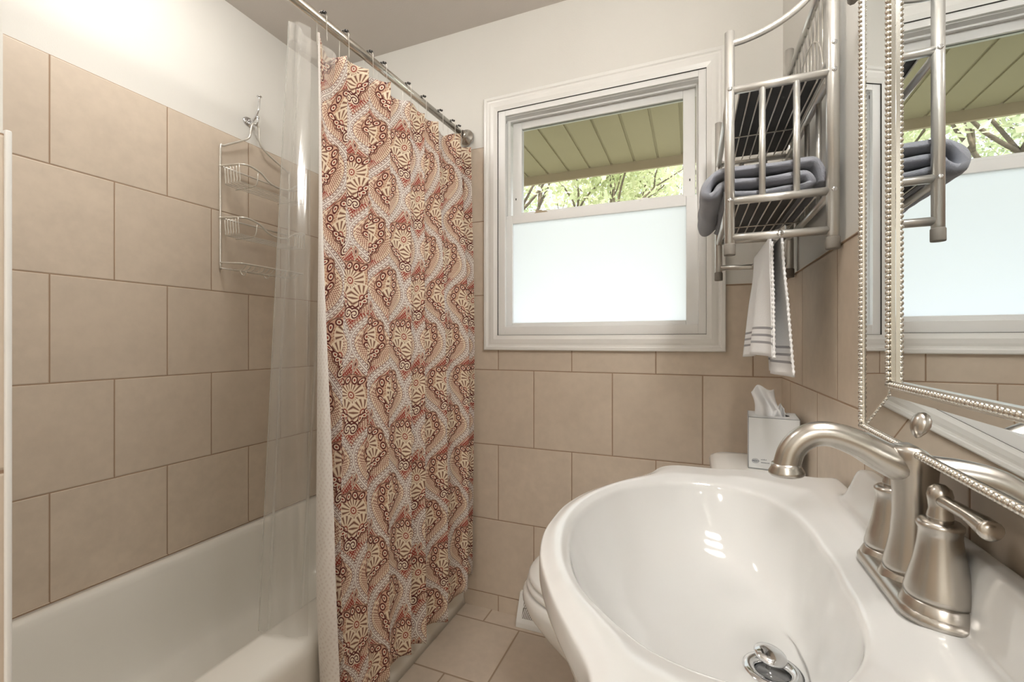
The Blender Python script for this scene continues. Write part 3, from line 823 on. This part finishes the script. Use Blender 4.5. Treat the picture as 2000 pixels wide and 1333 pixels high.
OUT, INN = polar(outer), polar(inner)
DR = Vector((.096, .656, 0))
def deck(p, t):
    """height of the top surface between basin edge (t=0) and outer edge (t=1)"""
    z = .8325 + .0075*ss(0, .35, t) - .0065*ss(.45, 1.0, t)*(1 - ss(-.09, -.02, p.x))
    d = (p - SC)
    z += .004*ss(.30, .42, t)*ss(.08, .14, p.x + abs(p.y-SY)*.12)
    z += .064*ss(.226, .243, p.x)*(1 - ss(.245, .315, abs(p.y - .604)))
    return z
L = []
for f in (1.0, 1.4, 2.2, 3.4):                      # around the drain
    L.append([(DR.x + .021*f*math.cos(2*PI*k/NT), DR.y + .021*f*math.sin(2*PI*k/NT), .684 + .0008*(f-1)**2) for k in range(NT)])
for f in (.34, .44, .54, .64, .73, .81, .87, .915, .95, .975, .992):
    r = []
    for k in range(NT):
        a = 2*PI*k/NT; base_ = Vector((DR.x + .02*math.cos(a), DR.y + .02*math.sin(a), 0))
        p = base_ + (INN[k]-base_)*f
        z = .6855 + (.826-.6855)*(.18*f**1.6 + .82*f**5.2)
        r.append((p.x, p.y, z))
    L.append(r)
for t in (.0, .06, .14, .22, .30, .36, .42, .48, .54, .59, .64, .68, .72, .76, .80, .84, .875, .905, .93):
    r = []
    for k in range(NT):
        p = INN[k] + (OUT[k]-INN[k])*t; z = deck(p, t)
        if t == 0: z -= .0035
        r.append((p.x, p.y, z))
    L.append(r)
for sc, dz in ((.965, -.0012), (.988, -.004), (1.0, -.010), (1.004, -.018), (1.0, -.027), (.985, -.036)):
    r = []
    for k in range(NT):
        p = INN[k] + (OUT[k]-INN[k])*sc; q = INN[k] + (OUT[k]-INN[k])*.93
        z = deck(q, .93) + dz
        if p.x > .236: z = deck(Vector((min(p.x, .262), p.y, 0)), .9) + (dz*.4 if dz > -.012 else dz)
        r.append((min(p.x, .2625), p.y, z))
    L.append(r)
for sc, z in ((.93, .785), (.88, .76), (.80, .73), (.68, .70), (.5, .672), (.30, .655)):
    r = []
    for k in range(NT):
        c0 = Vector((.10, SY, 0)); p = c0 + (OUT[k]-c0)*sc; r.append((min(p.x, .2625), p.y, z))
    L.append(r)
mb = MB(); mb.loops(L, cap0=False, cap1=True); mb.build('basin', M['porcelain'], snk, subsurf=1)
mb = MB(); mb.lathe([(.125, 0), (.125, .02), (.105, .05), (.085, .12), (.078, .30), (.082, .48), (.095, .58), (.115, .665)], (.115, SY, 0), n=48, sx=.85); mb.build('pedestal', M['porcelain'], snk)
mb = MB().lathe([(.0205, -.022), (.0195, -.006), (.0220, .0005), (.0260, .0022), (.0315, .0018), (.0345, -.0004)], (DR.x, DR.y, .6855), n=40, caps=False)
dr = mb.build('drain', M['chrome'], snk)
MB().lathe([(.0205, 0), (.0205, .001)], (DR.x, DR.y, .664), n=32).build('drain_throat', M['black'], dr)
MB().lathe([(.003, -.02), (.004, -.006), (.0185, -.003), (.0195, -.0005), (.0185, .0015), (.011, .0035), (.002, .0042)], (DR.x-.002, DR.y+.004, .7015), (.12, -.10, 1), n=36).build('stopper', M['chrome'], dr)

# ---------------------------------------------------------------- faucet on the sink deck
FX, FY, FZ = .2205, .604, .8440
fau = thing('faucet', (FX, FY, FZ), 'brushed nickel two handle faucet with curved spout on sink deck', 'faucet')
FR = 1.08                         # girth of the fittings
def stadium(hy, r, z, n=20):
    r *= FR
    out = []
    for k in range(n+1):
        a = PI*k/n; out.append((FX + r*math.cos(a), FY + hy + r*math.sin(a), z))
    for k in range(n+1):
        a = PI + PI*k/n; out.append((FX + r*math.cos(a), FY - hy + r*math.sin(a), z))
    return out
mb = MB(); mb.loops([stadium(.054, .0315, FZ-.001), stadium(.054, .0315, FZ+.004), stadium(.054, .0285, FZ+.009), stadium(.054, .025, FZ+.0115), stadium(.054, .012, FZ+.0125)])
for s in (-1, 0, 1):
    mb.lathe([(.0300, .004), (.0285, .010), (.0255, .0165), (.0245, .0185)], (FX, FY+.054*s, FZ), n=32, sx=FR, sy=FR)
mb.build('escutcheon', M['nickel'], fau)
# body and spout: one smooth sweep
mb = MB()
mb.lathe([(.0235, .0185), (.0250, .0195), (.0245, .024), (.0215, .038), (.0188, .055), (.0172, .078), (.0172, .100), (.0185, .122), (.0200, .138), (.0203, .146), (.0195, .150), (.012, .1525)], (FX, FY, FZ), n=36, sx=FR, sy=FR)
P = [(FX+.004, FY, .968), (FX-.012, FY, .9735), (FX-.030, FY, .9825), (FX-.050, FY, .9940), (FX-.072, FY, 1.0015), (FX-.090, FY, 1.0010), (FX-.104, FY, .9925), (FX-.113, FY, .9800), (FX-.117, FY, .9655), (FX-.118, FY, .9560)]
mb.tube(P, [.0185, .0180, .0168, .0152, .0142, .0138, .0136, .0136, .0140, .0150], 24, smooth_path=6)
mb.lathe([(.0150, .010), (.0155, .006), (.0185, .001), (.0188, -.002), (.0170, -.004), (.0135, -.004), (.0128, .002)], (FX-.118, FY, .9550), (-.06, 0, 1), n=32)
mb.build('spout', M['nickel'], fau)
MB().lathe([(.0030, 0), (.0032, .006), (.0048, .007), (.0090, .012), (.0110, .019), (.0108, .026), (.0085, .032), (.0045, .036), (.001, .0368)], (FX+.008, FY, .995), n=24).build('lift_knob', M['nickel'], fau)
for s in (-1, 1):
    hy = FY + .054*s
    h = MB().lathe([(.0235, .0185), (.0255, .0195), (.0250, .024), (.0222, .036), (.0185, .052), (.0160, .068), (.0150, .078), (.0152, .083), (.0165, .086), (.0165, .089), (.0140, .0915), (.008, .092)], (FX, hy, FZ), n=32, sx=FR, sy=FR).build('handle', M['nickel'], fau)
    mb = MB().lathe([(.0095, .088), (.0100, .096), (.0085, .103), (.0092, .110), (.0100, .116), (.0085, .122), (.004, .126), (.001, .1265)], (FX, hy, FZ), n=24)
    zl = FZ + .112
    mb.tube([(FX, hy + s*.002, zl), (FX, hy + s*.022, zl+.001), (FX+.001, hy + s*.046, zl+.001), (FX+.002, hy + s*.064, zl), (FX+.002, hy + s*.074, zl-.001), (FX+.002, hy + s*.077, zl-.001)], [.0062, .0058, .0062, .0082, .0088, .004], 16, smooth_path=6)
    mb.build('lever', M['nickel'], h)

# ---------------------------------------------------------------- wall shelf over the toilet
SX0, SX1, Y0s, Y1s = .073, .2545, 1.04, 1.46
ZB, ZA_, ZBm, ZBar = 1.288, 1.634, 1.402, 1.325
shf = thing('wall_shelf', (.164, 1.25, ZB), 'silver metal tube wall rack with two wire shelves above the toilet', 'shelf')
R0 = .0098
for y in (Y0s, Y1s):
    MB().tube([(SX0, y, ZB+.02), (SX0, y, 1.757), (SX0, y, 1.7585)], [R0, R0, R0*.7], 18).build('post', M['satin'], shf)
    MB().tube([(SX1, y, ZB+.02), (SX1, y, 1.93), (SX1, y, 1.932)], [.0112, .0112, .008], 18).build('post', M['satin'], shf)
    for x, r in ((SX0, .0112), (SX1, .0124)):
        MB().lathe([(r*.96, 0), (r, .002), (r, .022), (r*.9, .024)], (x, y, ZB), n=20).build('foot_cap', M['rubber'], shf)
    for z in (ZA_, ZBm, ZBar): MB().tube([(SX0, y, z), (SX1, y, z)], .0082, 14).build('end_rail', M['satin'], shf)
    for t in (1/3, 2/3):
        x = SX0 + (SX1-SX0)*t; MB().tube([(x, y, ZBm), (x, y, ZA_)], .0062, 12).build('spindle', M['satin'], shf)
    MB().tube([(SX0, y, 1.733), (SX0+.030, y, 1.736), (.1437, y, 1.747), (.18, y, 1.7645), (.21, y, 1.787), (.235, y, 1.818), (.249, y, 1.862), (SX1, y, 1.90)], .0068, 12, smooth_path=6).build('arch', M['satin'], shf)
    sg = -1 if y == Y0s else 1
    for x, z, r in [(SX0, ZA_, R0), (SX0, ZBm, R0), (SX1, ZA_, .0112), (SX1, ZBm, .0112), (SX1, 1.686, .0112)]:
        MB().lathe([(.0048, 0), (.0046, .0016), (.003, .0026), (.0006, .003)], (x, y + sg*(r-.0008), z), (0, sg, 0), 14).build('screw', M['chrome'], shf)
    xm = .164
    MB().lathe([(.0062, 0), (.006, .002), (.003, .0032)], (xm, y + sg*.0075, ZBar), (0, sg, 0), 14).build('screw', M['chrome'], shf)
for z, nm in ((ZA_, 'upper_rack'), (ZBm, 'lower_rack')):
    mb = MB()
    zz = z - .004
    mb.tube([(SX0, Y0s, zz), (SX0, Y1s, zz)], .0072, 12); mb.tube([(SX1-.002, Y0s, zz), (SX1-.002, Y1s, zz)], .0078, 12)
    k = mb.build(nm, M['satin'], shf)
    mb = MB(); NWR = 9
    for i in range(1, NWR):
        x = SX0 + (SX1-SX0)*i/NWR; mb.tube([(x, Y0s+.003, zz+.006), (x, Y1s-.003, zz+.006)], .0017, 6)
    for y in (Y0s+.012, (Y0s+Y1s)/2+.03, Y1s-.014): mb.tube([(SX0+.004, y, zz+.0028), (SX1-.006, y, zz+.0028)], .0017, 6)
    mb.build('shelf_wires', M['wire'], k)
mb = MB(); mb.tube([(.164, Y0s, ZBar), (.164, Y1s, ZBar)], .0055, 12); mb.build('towel_bar', M['satin'], shf)
# guard between the shelves and the fan-patterned panel above, both on the wall side
for t in (.25, .5, .75):
    y = Y0s + (Y1s-Y0s)*t; MB().tube([(SX1, y, ZBm), (SX1, y, ZA_-.004)], .0055, 10).build('guard_rod', M['satin'], shf)
mb = MB(); mb.tube([(SX1, Y0s, 1.862), (SX1, Y1s, 1.862)], .0075, 12); mb.tube([(SX1, Y0s, 1.672), (SX1, Y1s, 1.672)], .0072, 12)
bp = mb.build('back_panel', M['satin'], shf)
mb = MB(); ym = (Y0s+Y1s)/2
for r in (.055, .12):
    mb.tube([(SX1, ym + r*1.15*math.cos(a), 1.677 + r*math.sin(a)) for a in [PI*k/18 for k in range(19)]], .0016, 6)
for k in range(13):
    y = Y0s + .018 + (Y1s-Y0s-.036)*k/12; mb.tube([(SX1+.002, y, 1.675), (SX1+.002, y, 1.860)], .0015, 6)
mb.build('panel_wires', M['wire'], bp)

o = MB().box(SX0+.020, SX1-.012, Y0s+.022, Y1s-.028, ZA_+.0040, ZA_+.0075).build('shelf_mat', M['dark_mat'], bevel=.001); tag(o, 'charcoal liner mat lying on the upper wire shelf', 'shelf mat', 'liner mats on the wall rack')
o = MB().box(SX0+.012, SX1-.050, Y0s+.016, Y1s-.018, ZBm+.0040, ZBm+.0075).build('shelf_mat', M['dark_mat'], bevel=.001); tag(o, 'charcoal liner mat under the folded grey towel on the lower wire shelf', 'shelf mat', 'liner mats on the wall rack')

# folded grey bath towel: one thick ribbon folded over itself
TZ = ZBm + .0085
def ribbon(path, th, ya, yb, ny, name, mat, label, cat):
    P = catmull([Vector((x, 0, z)) for x, z in path], 7); n = len(P)
    sec = []
    for sgn in (1, -1):
        seq = range(n) if sgn == 1 else range(n-1, -1, -1)
        for i in seq:
            a = P[max(0, i-1)]; b = P[min(n-1, i+1)]; t = (b-a).normalized(); nr = Vector((-t.z, 0, t.x))
            e = min(1, (min(i, n-1-i)+.6)/3.0)**.5
            sec.append((P[i] + nr*sgn*th*.5*e))
    L = []
    random.seed(3)
    for j in range(ny+1):
        q = j/ny; y = ya + (yb-ya)*q
        pin = 1 - .0*q; e = min(1, (min(j, ny-j)+.35)/2.0)**.5
        r = []
        for i, p in enumerate(sec):
            c = P[i] if i < n else P[2*n-1-i]
            v = c + (p-c)*e
            dx = .0016*math.sin(i*.23+q*9) + .0010*math.sin(q*31+i*.11); dz = .0014*math.sin(q*13 + i*.31)
            r.append((v.x + dx, y + .004*math.sin(i*.05)*(.5-q), max(TZ+.0004, v.z + dz)))
        L.append(r)
    mb = MB(); mb.loops(L); o = mb.build(name, mat); tag(o, label, cat); return o
th = .0235
a0 = TZ + th*.5
path = [(.062, a0+.006), (.085, a0+.001), (.13, a0), (.18, a0+.001), (.208, a0+.002), (.224, a0+.011), (.222, a0+.023), (.208, a0+.0285), (.17, a0+.0275), (.12, a0+.0265), (.08, a0+.0275), (.060, a0+.024), (.052, a0+.014),
        (.042, a0+.004), (.030, a0+.006), (.028, a0+.022), (.036, a0+.040), (.055, a0+.0535), (.09, a0+.0535), (.15, a0+.0535), (.20, a0+.055), (.228, a0+.053), (.243, a0+.038), (.247, a0+.020), (.246, a0+.006)]
ribbon(path, th, 1.062, 1.438, 26, 'bath_towel', M['grey_terry'], 'grey bath towel folded in layers on the lower wire shelf', 'towel')

# white hand towel over the bar
def hand_towel():
    BX, BZ, rb = .164, ZBar, .0085
    zl, zr_ = 1.068, 1.033
    NY_ = 40; sec = []
    for k in range(26):
        q = k/25; sec.append((-1, q))
    vs, uv = [], []
    prof = []
    for k in range(30): prof.append(('l', k/30))
    for k in range(9): prof.append(('t', k/8))
    for k in range(1, 31): prof.append(('r', k/30))
    for s, q in prof:
        for j in range(NY_+1):
            w = j/NY_
            ya, yb = 1.075, 1.335
            if s == 'l':
                z = zl + .008*math.sin(w*3+.5) + (BZ-zl)*q; h = 1-q
                x = BX - rb - .006*h + (.012*math.sin(w*9+.8) - .016*w)*h*ss(0, .5, h) ; y = ya + (yb-ya)*w + .012*(h)*(w-.5); v = z - zl - .008*math.sin(w*3+.5)
            elif s == 't':
                a = PI*(1-q); x = BX + rb*math.cos(a); z = BZ + rb*math.sin(a); y = ya + (yb-ya)*w; v = .26
            else:
                z = BZ + (zr_ - BZ)*q; h = q
                x = BX + rb + .010*h + .010*math.sin(w*7+1.5)*h*ss(0, .5, h) - .010*h*w; y = ya - .006*h + (yb-ya)*w*(1-.15*h); v = z - zr_
            vs.append((x, y, z)); uv.append((w*.26, v))
    n = NY_+1; m = len(prof)
    mb = MB(); mb.add(vs, [(i*n+j, i*n+j+1, (i+1)*n+j+1, (i+1)*n+j) for i in range(m-1) for j in range(NY_)])
    o = mb.build('hand_towel', M['white_terry'], uv=uv, solid=.004)
    tag(o, 'white hand towel with grey stripes draped over the rack bar', 'towel')
    mb = MB()
    for s in ('l', 'r'):
        pts = [Vector(vs[i*n]) for i, (a, q) in enumerate(prof) if a == s]
        P = []
        for i in range(len(pts)-1):
            for k in range(3): P.append(pts[i].lerp(pts[i+1], k/3))
        rr_ = [.0026 + .0011*math.sin(i*1.9) for i in range(len(P))]
        mb.tube([(p.x + (.002 if s == 'r' else .001), p.y - .001, p.z) for p in P], rr_, 8)
    mb.build('rolled_edge', M['tissue'], o)
hand_towel()

# ---------------------------------------------------------------- mirror on the right wall
MY, MZ, MK, MX = .700, 1.052, .020, .2215
W_IN, H_IN = .64, .80
def mp(s, h, d): 
    y = MY - s; return (MX + MK*y - d, y, MZ + h)
mir = thing('wall_mirror', (.25, .38, .99), 'large wall mirror in a beaded silver frame above the sink', 'mirror')
mb = MB(); o_ = .004
mb.add([mp(-o_, -o_, 0), mp(W_IN+o_, -o_, 0), mp(W_IN+o_, H_IN+o_, 0), mp(-o_, H_IN+o_, 0)], [(0, 1, 2, 3)], False)
mb.add([mp(-o_, -o_, -.004), mp(W_IN+o_, -o_, -.004), mp(W_IN+o_, H_IN+o_, -.004), mp(-o_, H_IN+o_, -.004)], [(3, 2, 1, 0)], False)
mb.build('mirror_glass', M['mirror'], mir)
def border(a, b, mat, name, thick=0):
    """mitred band between two (outward distance, stand-off) profiles"""
    mb = MB(); q = []
    for w, d in (a, b): q.append([mp(-w, -w, d), mp(W_IN+w, -w, d), mp(W_IN+w, H_IN+w, d), mp(-w, H_IN+w, d)])
    mb.add(q[0]+q[1], [(k, (k+1) % 4, 4+(k+1) % 4, 4+k) for k in range(4)], False)
    return mb
mb = border((-.006, .0002), (-.006, .0045), None, '')
for a, b in (((-.006, .0045), (.004, .0060)), ((.004, .0060), (.005, .004))):
    m2 = border(a, b, None, ''); mb.add(m2.v, m2.f, False)
mb.build('inner_moulding', M['frame_silver'], mir)
m1 = border((.005, .0030), (.0135, .0022), None, ''); m1.build('mirror_bevel', M['mirror'], mir)
m1 = border((.0135, .0022), (.0580, .0143), None, ''); m1.build('mirror_border', M['mirror'], mir)
mb = MB()
for a, b in (((.058, .0130), (.0585, .0165)), ((.0585, .0165), (.066, .0165)), ((.066, .0165), (.068, .012)), ((.068, .012), (.068, -.026))):
    m2 = border(a, b, None, ''); mb.add(m2.v, m2.f, False)
mb.build('outer_moulding', M['frame_silver'], mir)
def beads(w, d, r, pitch, name):
    c = [(-w, -w), (W_IN+w, -w), (W_IN+w, H_IN+w), (-w, H_IN+w)]
    for k in range(4):
        if k == 2: continue
        a, b = Vector(c[k]), Vector(c[(k+1) % 4]); n = int((b-a).length/pitch); mb = MB()
        for i in range(n+1):
            p = a.lerp(b, i/n); mb.ball(mp(p.x, p.y, d), r, 8, 6)
        mb.build(name, M['frame_silver'], mir)
beads(-.001, .0062, .0036, .0068, 'inner_beading')
beads(.0625, .0170, .0038, .0066, 'outer_beading')

kn = thing('wall_peg', (XR, .915, 1.693), 'small grey metal peg on wall between the rack and mirror', 'peg')
MB().lathe([(.008, 0), (.007, .010), (.009, .014), (.0125, .018), (.013, .023), (.010, .027), (.003, .029)], (XR, .915, 1.693), (-1, 0, 0), 20).build('knob', M['rubber'], kn)

# ---------------------------------------------------------------- heating register at the foot of the back wall
reg = thing('floor_register', (-.47, 1.63, 0), 'white slotted metal heating register at the foot of the tiled wall', 'vent')
rx0, rx1 = -.634, -.29
mb = MB()
pr = [(TB-.001, 0), (1.602, 0), (1.602, .018), (1.6045, .022), (1.6500, .112), (TB-.001, .112)]
mb.loops([[(rx0, y, z) for y, z in pr], [(rx1, y, z) for y, z in pr]], smooth=False); mb.build('body', M['white_trim'], reg, bevel=.0015)
mb = MB(); ux = (1.6500-1.6045); uz = .112-.022; ln = math.hypot(ux, uz); nx, nz = -uz/ln, ux/ln
def fp(x, t, o): return (x, 1.6045 + ux*t + nx*o, .022 + uz*t + nz*o)
mb.add([fp(rx0+.022, .13, .0006), fp(rx1-.022, .13, .0006), fp(rx1-.022, .82, .0006), fp(rx0+.022, .82, .0006)], [(0, 1, 2, 3)], False); mb.build('slots', M['rubber'], reg)
mb = MB()
nl = 46
for k in range(nl):
    x = rx0 + .024 + (rx1-rx0-.048)*k/(nl-1)
    for t0, t1 in ((.14, .46), (.49, .81)):
        w = .0013
        vs = [fp(x-w+dx, t, o) for o in (.0004, .0022) for t in (t0, t1) for dx in (0, 2*w)]
        mb.add([(p[0] + (.006 if i % 4 > 1 else 0), p[1], p[2]) for i, p in enumerate(vs)], [(0, 1, 3, 2), (4, 6, 7, 5), (0, 4, 5, 1), (2, 3, 7, 6), (0, 2, 6, 4), (1, 5, 7, 3)], False)
mb.build('louvres', M['white_trim'], reg)

# ---------------------------------------------------------------- lamps (out of frame; the hall one is added fill)
lx, ly = -1.22, .80
cl = thing('ceiling_light', (lx, ly, ZC), 'round opal glass ceiling light with nickel rim above the tub', 'light')
MB().lathe([(.145, 0), (.150, -.006), (.150, -.022), (.140, -.026)], (lx, ly, ZC-.0005), n=40).build('rim', M['nickel'], cl)
MB().lathe([(.138, -.026), (.130, -.052), (.105, -.078), (.06, -.094), (.01, -.098)], (lx, ly, ZC), n=40).build('opal_bowl', M['opal_ceiling'], cl)
hl = thing('hall_fill_light', (-.25, -1.75, ZC), 'round opal glass fill light added in the unseen hall', 'light')  # unseen lamp, added as frontal fill through the doorway
MB().lathe([(.145, 0), (.150, -.006), (.150, -.022), (.140, -.026)], (-.25, -1.75, ZC-.0005), n=40).build('rim', M['nickel'], hl)
MB().lathe([(.138, -.026), (.130, -.052), (.105, -.078), (.06, -.094), (.01, -.098)], (-.25, -1.75, ZC), n=40).build('opal_bowl', M['opal_hall_fill'], hl)
vn = thing('vanity_light', (XR, .45, 2.04), 'nickel vanity bar with three lit opal glass shades above the mirror', 'light')
MB().box(XR-.022, XR-.0005, .18, .74, 2.01, 2.07).build('back_bar', M['nickel'], vn, bevel=.004)
for y in (.24, .46, .68):
    a = MB().tube([(XR-.02, y, 2.04), (XR-.06, y, 2.045), (XR-.095, y, 2.03), (XR-.10, y, 2.005)], .007, 10, smooth_path=5).build('arm', M['nickel'], vn)
    MB().lathe([(.024, .012), (.028, .0), (.040, -.04), (.052, -.085), (.055, -.115), (.050, -.118)], (XR-.10, y, 2.0), n=28).build('glass_shade', M['opal_vanity'], vn)

# ---------------------------------------------------------------- outside: eave, lawn, trees
structure('lawn', MB().box(-30, 18, 1.9, 40, -.55, -.45), M['lawn'])
YE, ZE = 2.61, 2.125
eave = thing('roof_eave', (-.35, 2.2, ZE), 'olive grooved soffit of the roof eave above the window', 'roof eave', None, 'structure')
mb = MB()
x = -4.0 - .0675*0
gx0 = -.0675*YE; pw = .127
k = -38
while gx0 + pw*k < 2.6:
    a = gx0 + pw*k
    mb.box(a+.006, a+pw-.006, 1.80, YE-.012, ZE, ZE+.012); k += 1
mb.box(-4.9, 2.7, 1.80, YE-.012, ZE+.007, ZE+.016)
mb.build('soffit_panels', M['soffit'], eave, bevel=.002)
MB().box(-4.9, 2.7, YE-.012, YE+.006, ZE-.048, ZE+.17).build('fascia', M['soffit_trim'], eave)
MB().box(-4.9, 2.7, 1.84, YE+.01, ZE+.17, ZE+.20).box(-7.0, 6.0, -8.0, YE+.01, ZE+.46, ZE+.56).build('roof_deck_and_sun_block', M['siding'], eave)  # the larger, unseen slab is added to keep sun off the near lawn
structure('wall_outside', MB().box(-4.9, -1.84, 1.70, 1.80, -.45, ZE+.2).box(.42, 2.7, 1.70, 1.80, -.45, ZE+.2), M['siding'])

def tree(x, y, h, sp, lf, label, group, seed, nleaf):
    random.seed(seed); R = random.uniform
    t = thing('tree', (x, y, -.45), label, 'tree', group)
    mb = MB(); tips = []
    def branch(p, d, l, r, lev):
        q = p + d*l; m_ = p.lerp(q, .5) + Vector((R(-1, 1), R(-1, 1), R(-.3, .3)))*l*.08
        mb.tube([p, m_, q], [r, r*.82, r*.62], 6, smooth_path=2)
        tips.append((q, lev))
        if lev < 4:
            for k in range(3 if lev < 2 else 2):
                nd = (d + Vector((R(-1, 1), R(-1, 1), R(-.25, .7)))*.75).normalized(); branch(q, nd, l*R(.62, .82), r*.58, lev+1)
    p0 = Vector((x, y, -.45)); mb.tube([p0, p0 + Vector((.05, 0, h*.28))], [.16, .12], 8)
    for k in range(4):
        a = k*PI/2 + R(-.4, .4); branch(p0 + Vector((.05, 0, h*.27)), Vector((math.cos(a)*.55, math.sin(a)*.55, .9)).normalized(), h*.24, .075, 0)
    mb.build('trunk', M['bark'], t)
    mb = MB(); c = p0 + Vector((0, 0, h*.62)); T = [q for q, l in tips if l >= 2]
    vs, fs = [], []
    for k in range(nleaf):
        q = random.choice(T); p = q + Vector((R(-1, 1), R(-1, 1), R(-1, 1)))*sp
        s_ = R(.035, .075); u = Vector((R(-1, 1), R(-1, 1), R(-1, 1))).normalized(); w = u.orthogonal().normalized()
        u = u*s_; w = w*s_*.55; i = len(vs)
        vs += [p-u, p+w, p+u, p-w]; fs.append((i, i+1, i+2, i+3))
    mb.add(vs, fs, False); o = mb.build('foliage', M[lf], t); o['kind'] = 'stuff'
G = 'trees beyond the eave'
tree(-2.6, 8.0, 6.0, .55, 'leaf_yellow', 'yellow green leafy tree outside, nearest the upper window pane', G, 11, 15000)
tree(-.6, 15.5, 9.0, .75, 'leaf_blue', 'blue green leafy tree outside, farther off at the right of the window pane', G, 12, 9000)
tree(-8.6, 12.5, 8.6, .75, 'leaf_green', 'mid green leafy tree outside, seen reflected in the mirror', G, 13, 15000)
